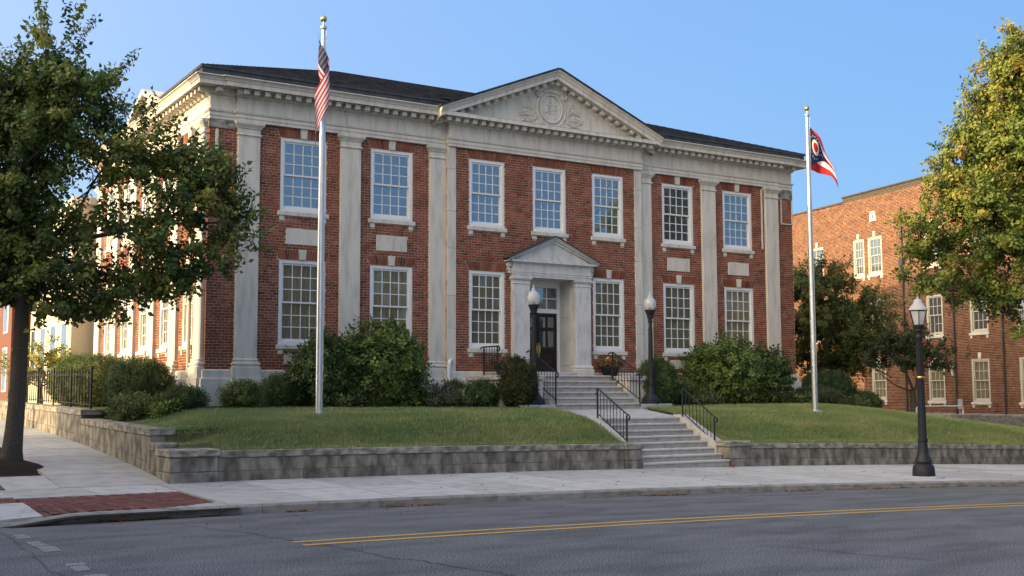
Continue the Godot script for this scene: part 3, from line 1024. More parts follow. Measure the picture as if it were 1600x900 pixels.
func roof(o: Node3D) -> void:
	var gt := MB.new()      # dark gutter board behind the crown
	var path := [Vector2(-XB, -DEPTH), Vector2(-XB, 0.02), Vector2(-CB - 0.1, 0.02)]
	var pr := [Vector2(0.33, 10.15), Vector2(0.33, 10.36), Vector2(0.37, 10.37), Vector2(0.37, 10.43), Vector2(0.2, 10.45)]
	gt.sweep(path, pr)
	put("gutter_board", gt.mesh(), M.lead, o)
	gt = MB.new()
	gt.sweep([Vector2(CB + 0.1, 0.02), Vector2(XB, 0.02), Vector2(XB, -DEPTH)], pr)
	put("gutter_board", gt.mesh(), M.lead, o)
	# hipped slate roof, in overlapping courses
	var rf := MB.new()
	var ex := XB + 0.36
	var zf := 0.38
	var zb := -DEPTH - 0.36
	var run := (zf - zb) / 2
	var pitch := 0.36
	var rows := 34
	for r in rows:
		var a := run * r / rows
		var b := run * (r + 1) / rows
		var ya := 10.44 + a * pitch + 0.012
		var yb := 10.44 + b * pitch
		var P := func(e: float, y: float) -> Array: return [Vector3(-ex + e, y, zf - e), Vector3(ex - e, y, zf - e), Vector3(ex - e, y, zb + e), Vector3(-ex + e, y, zb + e)]
		var p: Array = P.call(a, ya)
		var q: Array = P.call(b, yb)
		var lo: Array = P.call(a, ya - 0.014)
		rf.col = grey(rnd(0.86, 1.1))
		for k in 4:
			if k == 0 and r < 3:      # left open where the pediment roof runs in
				for s in [[-ex, -3.85], [3.85, ex]]:
					var c := func(v: Vector3) -> Vector3: return Vector3(clampf(v.x, s[0], s[1]), v.y, v.z)
					rf.quad(c.call(p[0]), c.call(p[1]), c.call(q[1]), c.call(q[0]))
					rf.quad(c.call(lo[0]), c.call(lo[1]), c.call(p[1]), c.call(p[0]))
				continue
			rf.quad(p[k], p[(k + 1) % 4], q[(k + 1) % 4], q[k])
			rf.quad(lo[k], lo[(k + 1) % 4], p[(k + 1) % 4], p[k])
	rf.col = Color(1, 1, 1)
	put("roof", rf.mesh(), M.slate, o)

func doorway(o: Node3D) -> void:
	var z := ZC
	# porch shell: reveals of the recess
	var rc := MB.new()
	var x := 0.84
	var zb := -0.62
	rc.quad(Vector3(-x, 2.5, 0.3), Vector3(-x, 2.5, zb), Vector3(-x, 5.36, zb), Vector3(-x, 5.36, 0.3))
	rc.quad(Vector3(x, 2.5, zb), Vector3(x, 2.5, 0.3), Vector3(x, 5.36, 0.3), Vector3(x, 5.36, zb))
	rc.quad(Vector3(-x, 5.36, zb), Vector3(x, 5.36, zb), Vector3(x, 5.36, 0.3), Vector3(-x, 5.36, 0.3))
	rc.quad(Vector3(-x, 2.5, 0.3), Vector3(x, 2.5, 0.3), Vector3(x, 2.5, zb), Vector3(-x, 2.5, zb))
	for s in [-1.0, 1.0]:
		for y in [[2.72, 4.05], [4.2, 5.2]]:    # raised panels on the reveals
			rc.bevel(Vector3(minf(s * x, s * (x - 0.02)), y[0], -0.42), Vector3(maxf(s * x, s * (x - 0.02)), y[1], 0.12), 0.012)
	put("door_recess", rc.mesh(), M.portico_stone, o)
	var fr := MB.new()
	fr.bevel(Vector3(-x, 2.5, zb), Vector3(-x + 0.10, 5.36, zb + 0.12), 0.008)
	fr.bevel(Vector3(x - 0.10, 2.5, zb), Vector3(x, 5.36, zb + 0.12), 0.008)
	fr.bevel(Vector3(-x + 0.10, 5.16, zb), Vector3(x - 0.10, 5.36, zb + 0.119), 0.008)
	fr.bevel(Vector3(-x + 0.10, 4.36, zb), Vector3(x - 0.10, 4.50, zb + 0.119), 0.008)
	var f := put("door_frame", fr.mesh(), M.white_wood, o)
	var tb := MB.new()
	for i in range(1, 4): tb.box(Vector3(lerpf(-0.74, 0.74, i / 4.0) - 0.015, 4.5, zb + 0.04), Vector3(lerpf(-0.74, 0.74, i / 4.0) + 0.015, 5.16, zb + 0.075))
	tb.box(Vector3(-0.74, 4.815, zb + 0.041), Vector3(0.74, 4.845, zb + 0.074))
	put("transom_bars", tb.mesh(), M.white_wood, f)
	for i in 4:
		for j in 2:
			var g := MB.new()
			var a := Vector3(lerpf(-0.74, 0.74, i / 4.0), 4.5 + j * 0.33, zb + 0.055)
			g.quad(a, a + Vector3(0.37, 0, 0), a + Vector3(0.37, 0.33, 0), a + Vector3(0, 0.33, 0))
			put("transom_pane", g.mesh(), M.glass, f)
	var rm := MB.new()
	rm.box(Vector3(-0.9, 2.4, zb - 0.5), Vector3(0.9, 5.4, zb - 0.45))
	put("inner_wall", rm.mesh(), M.dark_room, o)
	for s in [-1.0, 1.0]:      # two leaves, each with glazed upper lights and a lower panel
		var d := MB.new()
		var cx: float = s * 0.37
		var y0 := 2.51
		var y1 := 4.355
		for q in [[-0.366, -0.27], [0.27, 0.366]]: d.bevel(Vector3(cx + q[0], y0, zb + 0.03), Vector3(cx + q[1], y1, zb + 0.08), 0.006)
		for q in [[y0, y0 + 0.2], [3.16, 3.3], [3.80, 3.92], [4.24, y1]]: d.bevel(Vector3(cx - 0.27, q[0], zb + 0.031), Vector3(cx + 0.27, q[1], zb + 0.079), 0.006)
		d.bevel(Vector3(cx - 0.035, 3.3, zb + 0.032), Vector3(cx + 0.035, 4.24, zb + 0.078), 0.005)
		d.bevel(Vector3(cx - 0.25, 2.75, zb + 0.036), Vector3(cx + 0.25, 3.13, zb + 0.066), 0.02)
		d.box(Vector3(cx - 0.27, 2.71, zb + 0.036), Vector3(cx + 0.27, 3.17, zb + 0.05))
		var leaf := put("door", d.mesh(), M.door_wood, o)
		for q in [[-0.27, -0.035], [0.035, 0.27]]:
			for yy in [[3.3, 3.80], [3.92, 4.24]]:
				var g := MB.new()
				g.quad(Vector3(cx + q[0], yy[0], zb + 0.05), Vector3(cx + q[1], yy[0], zb + 0.05), Vector3(cx + q[1], yy[1], zb + 0.05), Vector3(cx + q[0], yy[1], zb + 0.05))
				put("pane", g.mesh(), M.glass, leaf)
		var h := MB.new()
		var hx: float = s * 0.055
		h.bevel(Vector3(hx - 0.03, 3.0, zb + 0.079), Vector3(hx + 0.03, 3.42, zb + 0.088), 0.004)
		h.tube(PackedVector3Array([Vector3(hx, 3.06, zb + 0.085), Vector3(hx, 3.09, zb + 0.14), Vector3(hx, 3.2, zb + 0.155), Vector3(hx, 3.32, zb + 0.14), Vector3(hx, 3.35, zb + 0.085)]), _fill(5, 0.016), 8)
		put("handle", h.mesh(), M.brass, leaf)
	# portico: pilasters, entablature and little pediment
	for s in [-1.0, 1.0]:
		var c: float = s * 1.14
		var p := MB.new()
		p.bevel(Vector3(c - 0.29, 2.72, 0.1), Vector3(c + 0.29, 5.16, 0.36), 0.01)
		var col := put("portico_pilaster", p.mesh(), M.portico_stone, o)
		var base := [Vector2(c - 0.29, 0.1), Vector2(c - 0.29, 0.36), Vector2(c + 0.29, 0.36), Vector2(c + 0.29, 0.1)]
		var b := MB.new()
		b.sweep(base, [Vector2(0.06, 2.4), Vector2(0.06, 2.58), Vector2(0.03, 2.60), Vector2(0.045, 2.64), Vector2(0.03, 2.68), Vector2(0.0, 2.73)])
		put("pilaster_base", b.mesh(), M.stone, col)
		var k := MB.new()
		k.sweep(base, [Vector2(0.0, 5.15), Vector2(0.025, 5.16), Vector2(0.0, 5.185), Vector2(0.0, 5.25), Vector2(0.03, 5.27), Vector2(0.06, 5.31), Vector2(0.06, 5.36), Vector2(-0.1, 5.36)])
		put("capital", k.mesh(), M.portico_stone, col)
	var path := [Vector2(-1.44, 0.15), Vector2(-1.44, 0.37), Vector2(1.44, 0.37), Vector2(1.44, 0.15)]
	var e := MB.new()
	e.sweep(path, [Vector2(-0.25, 5.361), Vector2(0.0, 5.361), Vector2(0.0, 5.43), Vector2(0.015, 5.435), Vector2(0.015, 5.49), Vector2(0.03, 5.51), Vector2(0.0, 5.52), Vector2(0.0, 5.76), Vector2(0.05, 5.79), Vector2(0.13, 5.81), Vector2(0.13, 5.87), Vector2(-0.1, 5.89)])
	var en := put("portico_entablature", e.mesh(), M.portico_stone, o)
	var t := MB.new()
	t.prism([Vector2(-1.4, 5.88), Vector2(1.4, 5.88), Vector2(0, 6.5)], 0.1, 0.39)
	put("portico_tympanum", t.mesh(), M.portico_stone, en)
	var rk := MB.new()
	var lead := MB.new()
	for s in [-1.0, 1.0]:
		var a := Vector2(0, 6.63)
		var b := Vector2(s * 1.66, 5.90)
		for lay in [[0.0, -0.16, 0.44], [0.0, -0.085, 0.50], [0.0, -0.03, 0.545]]:
			var q := []
			if s > 0: q = [a + Vector2(0, lay[1] * 1.1), b + Vector2(0, lay[1] * 0.55), b, a]
			else: q = [b + Vector2(0, lay[1] * 0.55), a + Vector2(0, lay[1] * 1.1), a, b]
			rk.prism(q, 0.1, lay[2])
		var u := [a + Vector2(0, 0.003), b + Vector2(s * 0.04, -0.015), b + Vector2(s * 0.04, 0.02), a + Vector2(0, 0.04)]
		if s < 0: u.reverse()
		lead.prism(u, 0.1, 0.57)
	put("portico_cornice", rk.mesh(), M.portico_stone, en)
	put("portico_roof", lead.mesh(), M.lead, en)
	for s in [-1.0, 1.0]:      # scrolled brackets beside the entablature
		var b := MB.new()
		for q in [[5.72, 0.10], [5.60, 0.075], [5.5, 0.05]]: b.bar(Vector3(s * 1.50, q[0], 0.18), Vector3(s * 1.50, q[0], 0.30), q[1], 10)
		put("scroll_bracket", b.mesh(), M.portico_stone, o)

# ------------------------------------------------------------------ stonework of the site
# A block between two points of a wall's foot line: follows the slope, thickness t outwards from the line (front face on the line).
func block(p: Vector3, q: Vector3, h: float, t: float, bev := 0.01, tone := 1.0, ext := 0.0) -> ArrayMesh:
	var b := MB.new()
	var d := q - p
	var flat := Vector3(d.x, 0, d.z).normalized()
	var out := Vector3(-flat.z, 0, flat.x)
	b.t = Transform3D(Basis(d.normalized(), Vector3.UP, out), p)
	b.col = Color(tone, tone * rnd(0.97, 1.0), tone * rnd(0.93, 1.0))
	b.bevel(Vector3(0.003 - ext, 0, -t), Vector3(d.length() - 0.003 + ext, h, 0), bev)
	return b.mesh()

# Low wall of stone: base course, main course and coping, block by block, from a to b; foot and top heights as functions of the way along.
func stone_wall(o: Node3D, a: Vector2, e: Vector2, foot: Callable, top: Callable, cap_h := 0.14, len0 := 2.3) -> void:
	var L := a.distance_to(e)
	var at := func(s: float, y: float) -> Vector3:
		var p := a.lerp(e, s / L)
		return Vector3(p.x, y, p.y)
	for course in 3:
		var s := 0.0
		var i := 0
		while s < L - 0.01:
			var ln: float = len0 * [0.8, 1.15, 0.95, 1.25, 0.7][(i * 2 + course) % 5] * (1.35 if course == 2 else 1.0)
			var s2: float = minf(s + ln, L)
			if L - s2 < 0.35: s2 = L
			var f1: float = foot.call(s)
			var f2: float = foot.call(s2)
			var t1: float = top.call(s)
			var t2: float = top.call(s2)
			var hb := minf(0.2, (t1 - f1) * 0.36)
			var tone := rnd(0.8, 1.2)
			if course == 0:
				put("base_block", block(at.call(s, f1 - 0.1), at.call(s2, f2 - 0.1), hb + 0.1, 0.4, 0.006, tone), M.old_stone, o)
			elif course == 1:
				var h: float = (t1 - f1 + t2 - f2) / 2 - hb - cap_h - 0.008
				var out := Vector3(0, 0, 0)
				var m := block(at.call(s, f1 + hb + 0.004), at.call(s2, f2 + hb + 0.004), h, 0.37, 0.006, tone)
				var n := Vector2(-(e - a).y, (e - a).x).normalized() * -0.008
				put("wall_block", m, M.old_stone, o, Transform3D(Basis(), Vector3(n.x, 0, n.y)))
			else:
				var n := Vector2(-(e - a).y, (e - a).x).normalized() * 0.02
				put("coping_stone", block(at.call(s, t1 - cap_h), at.call(s2, t2 - cap_h), cap_h, 0.46, 0.010, tone), M.cap_stone, o, Transform3D(Basis(), Vector3(n.x, 0, n.y)))
			s = s2
			i += 1

func pier(o: Node3D, x0: float, x1: float, z0: float, z1: float, y0: float, y1: float) -> void:
	var b := MB.new()
	b.bevel(Vector3(x0, y0 - 0.15, z0), Vector3(x1, y0 + 0.2, z1), 0.014)
	put("base_block", b.mesh(), M.old_stone, o)
	var m := MB.new()
	m.col = Color(1.28, 1.26, 1.22)
	m.bevel(Vector3(x0 + 0.005, y0 + 0.206, z0), Vector3(x1 - 0.005, y1 - 0.15, z1 - 0.008), 0.014)
	put("pier_block", m.mesh(), M.old_stone, o)
	var c := MB.new()
	c.bevel(Vector3(x0 - 0.03, y1 - 0.144, z0 - 0.02), Vector3(x1 + 0.03, y1, z1 + 0.03), 0.02)
	put("coping_stone", c.mesh(), M.cap_stone, o)

func walls() -> void:
	var wz := 6.43
	var a := thing("retaining_wall", Vector3.ZERO, "low weathered grey stone wall along the pavement left of the entrance steps", "wall")
	stone_wall(a, Vector2(-12.34, wz), Vector2(-2.0, wz), func(s): return street_y(-12.34 + s), func(s): return street_y(-12.34 + s) + 0.615)
	var b := thing("retaining_wall", Vector3.ZERO, "low weathered grey stone wall along the pavement right of the entrance steps", "wall")
	stone_wall(b, Vector2(2.16, wz), Vector2(24.5, wz), func(s): return street_y(2.16 + s), func(s): return street_y(2.16 + s) + 0.615)
	var c := thing("retaining_wall", Vector3.ZERO, "stepped dark stone wall climbing beside the left side pavement", "wall")
	var wx := -13.3
	# seen from the left the wall runs from back to front
	var seg := func(zb: float, zf: float, t0: float, t1: float) -> void:
		stone_wall(c, Vector2(wx, zb), Vector2(wx, zf), func(s): return walk_y(wx, zb + s), func(s): return lerpf(t0, t1, s / (zf - zb)), 0.15, 1.15)
	seg.call(4.93, 5.52, 0.85, 0.83)
	seg.call(-1.85, 4.9, 1.24, 1.13)
	seg.call(-16.0, -1.88, 1.68, 1.47)
	for e in [[4.9, 1.13, 4.62], [-1.85, 1.47, -2.2]]:      # wall ends, squared off
		var m := MB.new()
		m.col = grey(0.8)
		m.bevel(Vector3(wx + 0.02, walk_y(wx, e[0]) - 0.1, e[2]), Vector3(wx + 0.5, e[1] - 0.15, e[0] - 0.01), 0.012)
		put("end_block", m.mesh(), M.old_stone, c)
		var k := MB.new()
		k.bevel(Vector3(wx - 0.02, e[1] - 0.146, e[2] - 0.02), Vector3(wx + 0.53, e[1] + 0.004, e[0] + 0.025), 0.016)
		put("coping_stone", k.mesh(), M.cap_stone, c)
	var g := thing("stone_pier", Vector3.ZERO, "square stone pier with dark stains at the street corner", "pier")
	pier(g, -13.33, -12.345, 5.53, 6.5, street_y(-12.8), 0.74)
	g = thing("stone_pier", Vector3.ZERO, "stone pier ending the wall on the left of the entrance steps", "pier")
	pier(g, -2.0, -1.47, 5.95, 6.5, street_y(-1.7), 0.585)
	g = thing("stone_pier", Vector3.ZERO, "stone pier ending the wall on the right of the entrance steps", "pier")
	pier(g, 1.46, 2.155, 5.85, 6.5, street_y(1.8), 0.565)

func stairs() -> void:
	var o := thing("lower_steps", Vector3.ZERO, "lower flight of eight grey stone steps from pavement to lawn level", "steps")
	var y0 := street_y(0)
	var rise_h := (1.18 - y0) / 8
	for k in 8:
		var zf := 6.50 - k * 0.283
		var hw := 1.45 if k < 2 else 1.42
		var cut: float = -0.25 + 0.13 * ((k * 3) % 5) + rnd(-0.08, 0.08)
		for part in [[-hw, cut], [cut, hw]]:
			var b := MB.new()
			var q := rnd(0.9, 1.08)
			b.col = Color(q, q * rnd(0.97, 1), q * rnd(0.94, 1))
			var top := y0 + (k + 1) * rise_h + rnd(-0.004, 0.004)
			b.bevel(Vector3(part[0] + 0.004, top - 0.055, zf - 0.42), Vector3(part[1] - 0.004, top, zf + 0.012), 0.012)
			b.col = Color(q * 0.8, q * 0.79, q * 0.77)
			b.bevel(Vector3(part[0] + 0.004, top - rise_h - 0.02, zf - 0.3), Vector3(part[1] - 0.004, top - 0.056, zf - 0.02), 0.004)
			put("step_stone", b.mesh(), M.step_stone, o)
	for s in [-1.0, 1.0]:     # sloping stone cheeks
		var b := MB.new()
		var x0: float = s * 1.425
		var x1: float = s * 1.72
		var pts := [Vector2(-6.0, 0.1), Vector2(-6.0, 0.53), Vector2(-4.5, 1.245), Vector2(-4.25, 1.255), Vector2(-4.25, 0.1)]
		b.t = Transform3D(Basis(Vector3(0, 0, -1), Vector3.UP, Vector3(1, 0, 0)), Vector3(0, 0, 0))
		pts.reverse()
		b.prism(pts, minf(x0, x1), maxf(x0, x1))
		put("cheek_stone", b.mesh(), M.step_stone, o)
	var w := grid(-1.5, 1.5, 2.6, 4.53, 0.25, func(x, z): return lerpf(1.40, 1.18, clampf((z - 2.68) / (4.52 - 2.68), 0, 1)) - 0.002)
	var path := setting("path", w, M.concrete, "short pale concrete path between the lower and upper steps", "path")
	for q in [[-0.5, 0.004]]:
		var b := MB.new()
		b.box(Vector3(0.12, 1.19, 3.0), Vector3(0.13, 1.30, 4.4))
		b.t = Transform3D.IDENTITY
	var u := thing("upper_steps", Vector3.ZERO, "upper flight of grey stone steps with porch floor leading to the entrance door", "steps")
	var ur := (2.39 - 1.40) / 6
	for k in 6:
		var zf := 2.67 - k * 0.28
		var cut: float = 0.9 - 0.22 * k + rnd(-0.03, 0.03)
		for part in [[-1.5, cut], [cut, 1.5]]:
			var b := MB.new()
			var q := rnd(0.92, 1.08)
			b.col = Color(q, q * rnd(0.97, 1), q * rnd(0.94, 1))
			var top := 1.40 + (k + 1) * ur + rnd(-0.003, 0.003)
			b.bevel(Vector3(part[0] + 0.004, top - 0.055, 0.2 if k == 5 else zf - 0.42), Vector3(part[1] - 0.004, top, zf + 0.012), 0.012)
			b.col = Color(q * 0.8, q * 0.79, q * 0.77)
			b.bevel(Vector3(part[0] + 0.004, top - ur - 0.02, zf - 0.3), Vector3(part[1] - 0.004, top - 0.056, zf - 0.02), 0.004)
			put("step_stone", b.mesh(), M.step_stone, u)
	var d := MB.new()
	d.bevel(Vector3(-0.845, 2.38, -0.62), Vector3(0.845, 2.505, 0.42), 0.012)
	put("door_sill", d.mesh(), M.step_stone, u)
	for s in [-1.0, 1.0]:
		var b := MB.new()      # cheek walls of the porch with a thin cap
		b.bevel(Vector3(minf(s * 1.53, s * 2.95), 1.1, 0.1), Vector3(maxf(s * 1.53, s * 2.95), 2.22, 2.08), 0.012)
		put("cheek_wall", b.mesh(), M.stone, u)
		var c := MB.new()
		c.bevel(Vector3(minf(s * 1.52, s * 3.02), 2.224, 0.1), Vector3(maxf(s * 1.52, s * 3.02), 2.37, 2.15), 0.014)
		put("cheek_cap", c.mesh(), M.step_stone, u)
		for k in 2:
			var p := MB.new()
			p.bevel(Vector3(minf(s * (1.52 + k * 0.58), s * (2.09 + k * 0.60)), 1.2, 2.09), Vector3(maxf(s * (1.52 + k * 0.58), s * (2.09 + k * 0.60)), 1.535, 2.72), 0.012)
			put("pad_stone", p.mesh(), M.concrete, u)

func railing(label: String, p0: Vector3, p1: Vector3, h: float, scroll_low: bool) -> void:     # p0 upper post foot, p1 lower post foot
	var o := thing("handrail", Vector3.ZERO, label, "handrail", "black iron handrails of the entrance steps")
	for p in [p0, p1]:
		var b := MB.new()
		b.bevel(p + Vector3(-0.02, -0.05, -0.02), p + Vector3(0.02, h, 0.02), 0.006)
		put("post", b.mesh(), M.black_iron, o)
	var d := (p1 - p0).normalized()
	var r := MB.new()
	var pts := PackedVector3Array()
	if not scroll_low: pts.append_array([p0 + Vector3(0, h - 0.02, -0.22), p0 + Vector3(0, h + 0.02, -0.1)])
	else:
		for k in 6: pts.append(p0 + Vector3(0, h - 0.06, -0.02) + Vector3(0, sin(k * 0.8 - 2.2) * 0.07, cos(k * 0.8 - 2.2) * 0.07 - 0.03))
	pts.append_array([p0 + Vector3(0, h + 0.02, 0.02), p1 + Vector3(0, h + 0.02, 0.02)])
	for k in 7: pts.append(p1 + Vector3(0, h - 0.05, 0.05) + Vector3(0, cos(k * 0.62 + 0.3) * 0.07, sin(k * 0.62 + 0.3) * 0.07))
	r.tube(pts, _fill(pts.size(), 0.021), 8)
	put("rail", r.mesh(), M.black_iron, o)
	var l := MB.new()
	l.bar(p0 + Vector3(0, 0.13, 0), p1 + Vector3(0, 0.13, 0), 0.015, 6)
	put("bottom_rail", l.mesh(), M.black_iron, o)
	var n := int(absf(p1.z - p0.z) / 0.135)
	for k in range(1, n):
		var f := float(k) / n
		var q := p0.lerp(p1, f)
		var b := MB.new()
		b.bar(q + Vector3(0, 0.13, 0), q + Vector3(0, h + 0.01, 0), 0.0095, 6)
		put("baluster", b.mesh(), M.black_iron, o)

func pavements() -> void:
	# main pavement: slabs in two rows, one by one
	var o := Node3D.new()
	o.name = numbered("pavement")
	add_child(o)
	tag(o, "pale concrete slab pavement along the street in front of the low wall", "pavement", "", "structure")
	var under := grid(-24.0, 26.0, 6.0, 13.5, 0.5, func(x, z): return walk_y(x, z) - 0.06 if z < curb_z(x) - 0.1 else walk_y(x, z) - 0.4)
	put("bedding", under, M.soil, o)
	var xs := [-18.2, -16.42]
	var ramp := [-16.42, -13.6]
	var x := -13.6
	xs = [-13.6]
	var k := 0
	while x < 24.0:
		x += [1.62, 1.5, 1.75, 1.55, 1.68][k % 5]
		k += 1
		xs.append(x)
	for i in xs.size() - 1:
		var a: float = xs[i] + 0.016
		var e: float = xs[i + 1] - 0.016
		var mid := 8.75 + 0.03 * (a + 10.0)
		var qa := curb_z(a) - 0.165
		var qe := curb_z(e) - 0.165
		for row in [[6.44, 6.44, mid - 0.009, mid - 0.009], [mid + 0.009, mid + 0.009, qa, qe]]:
			slab(o, a, e, row)
	# corner: slabs round the brick ramp and up the side pavement
	for s in [[-15.0, -13.61, 6.44, 8.15], [-16.42, -15.012, 6.44, 8.15], [-18.2, -16.432, 6.44, 7.9], [-20.0, -18.212, 6.44, 8.0], [-18.2, -16.432, 8.95, 10.75], [-20.0, -18.212, 8.0, 10.7]]:
		slab(o, s[0], s[1], [s[2], s[2], s[3], s[3]])
	slab(o, -14.6, -13.61, [10.9, 10.35, curb_z(-14.6) - 0.165, curb_z(-13.6) - 0.165])
	var z := 6.43
	k = 0
	var sp := Node3D.new()
	sp.name = numbered("side_pavement")
	add_child(sp)
	tag(sp, "concrete side pavement running back beside the stepped stone wall", "pavement", "", "structure")
	put("bedding", grid(-16.2, -13.2, -60, 6.5, 0.5, func(xx, zz): return walk_y(xx, zz) - 0.05), M.soil, sp)
	while z > -45.0:
		var z2: float = z - [1.75, 1.6, 1.85][k % 3] * (1.0 if z > -12 else 3.0)
		var xm := -15.35 + 0.02 * (6.4 - z)
		slab(sp, xm + 0.006, -13.31, [z2 + 0.006, z2 + 0.006, z - 0.006, z - 0.006])
		if z > 5.5 or z < -8: slab(sp, -16.3, xm - 0.006, [z2 + 0.006, z2 + 0.006, z - 0.006, z - 0.006])
		z = z2
		k += 1
	# brick paving of the corner ramp
	var br := Node3D.new()
	br.name = numbered("brick_paving")
	add_child(br)
	tag(br, "red brick paved crossing ramp set into the corner pavement", "paving", "", "structure")
	put("bedding", grid(-18.3, -13.5, 7.85, 11.3, 0.3, func(xx, zz): return walk_y(xx, zz) - 0.03), M.soil, br)
	var variants := []
	for i in 5:
		var b := MB.new()
		b.col = tint(Color(0.25, 0.09, 0.082), 0.25)
		b.bevel(Vector3(-0.058, -0.03, -0.142), Vector3(0.058, 0.0, 0.142), 0.008)
		variants.append(b.mesh())
	var cx := -16.36
	k = 0
	while cx < -13.62:
		var zz := 8.17 + (0.148 if k % 2 else 0.0)
		while zz < 11.2:
			var lim := curb_z(cx) - 0.24 if cx < -14.62 else lerpf(10.9, 10.35, (cx + 14.6) / 1.0)
			if zz + 0.29 < lim + 0.15:
				put("brick", variants[rng.randi() % 5], M.paver, br, Transform3D(Basis(Vector3.UP, rnd(-0.008, 0.008)) * Basis(Vector3(0, 0, 1), -0.03), Vector3(cx, walk_y(cx, zz + 0.145) + rnd(-0.002, 0.002), zz + 0.145)))
			zz += 0.298
		cx += 0.131
		k += 1
	cx = -18.1
	while cx < -16.45:
		for j in 3: put("brick", variants[rng.randi() % 5], M.paver, br, Transform3D(Basis(Vector3(0, 0, 1), -0.03), Vector3(cx, walk_y(cx, 8.1 + j * 0.3) + rnd(-0.002, 0.002), 8.1 + j * 0.3)))
		cx += 0.131
	# kerb stones
	var kb := Node3D.new()
	kb.name = numbered("kerb")
	add_child(kb)
	tag(kb, "concrete kerb along the near edge of the pavement", "kerb", "", "structure")
	var kx := -24.0
	k = 0
	while kx < 26.0:
		var ke: float = kx + ([2.3, 1.9, 2.5, 2.1][k % 4] if kx > -13.5 or kx < -17 else 0.7)
		kx_stone(kb, kx, ke)
		kx = ke
		k += 1

func kx_stone(kb: Node3D, a: float, e: float) -> void:
	var b := MB.new()
	var q := rnd(0.86, 1.1)
	b.col = Color(q, q, q * 0.98)
	var cut := 5
	for i in cut:
		var x0 := lerpf(a + 0.004, e - 0.004, float(i) / cut)
		var x1 := lerpf(a + 0.004, e - 0.004, float(i + 1) / cut)
		var pr := func(x: float) -> Array:
			var z := curb_z(x)
			var y := walk_y(x, z)
			return [Vector3(x, y - 0.35, z + 0.02), Vector3(x, y - 0.03, z), Vector3(x, y, z - 0.035), Vector3(x, y + 0.002, z - 0.16), Vector3(x, y - 0.3, z - 0.16)]
		var p: Array = pr.call(x0)
		var r: Array = pr.call(x1)
		for j in 4: b.quad(p[j], r[j], r[j + 1], p[j + 1])
		if i == 0:
			var c := p.duplicate()
			c.reverse()
			b.poly(c)
		if i == cut - 1: b.poly(r)
	put("kerb_stone", b.mesh(), M.kerb, kb)

func slab(o: Node3D, a: float, e: float, row: Array) -> void:     # row: back z at a, back z at e, front z at a, front z at e
	var b := MB.new()
	var q := rnd(0.76, 1.14)
	b.col = Color(q, q * rnd(0.985, 1.0), q * rnd(0.96, 1.02))
	var P := func(x: float, z: float, dy: float) -> Vector3: return Vector3(x, walk_y(x, z) + dy, z)
	var n := 3
	var lift := rnd(-0.004, 0.004)
	for i in n:
		for j in n:
			var c := []
			for st in [[0, 1], [1, 1], [1, 0], [0, 0]]:
				var fx := float(i + st[0]) / n
				var fz := float(j + st[1]) / n
				var x := lerpf(a, e, fx)
				c.append(P.call(x, lerpf(lerpf(row[0], row[1], fx), lerpf(row[2], row[3], fx), fz), lift))
			b.quad(c[0], c[1], c[2], c[3])
	var k := [P.call(a, row[2], lift), P.call(e, row[3], lift), P.call(e, row[1], lift), P.call(a, row[0], lift)]
	for i in 4:
		var p: Vector3 = k[i]
		var r: Vector3 = k[(i + 1) % 4]
		b.quad(p - Vector3(0, 0.1, 0), r - Vector3(0, 0.1, 0), r, p)
	put("slab", b.mesh(), M.concrete, o)

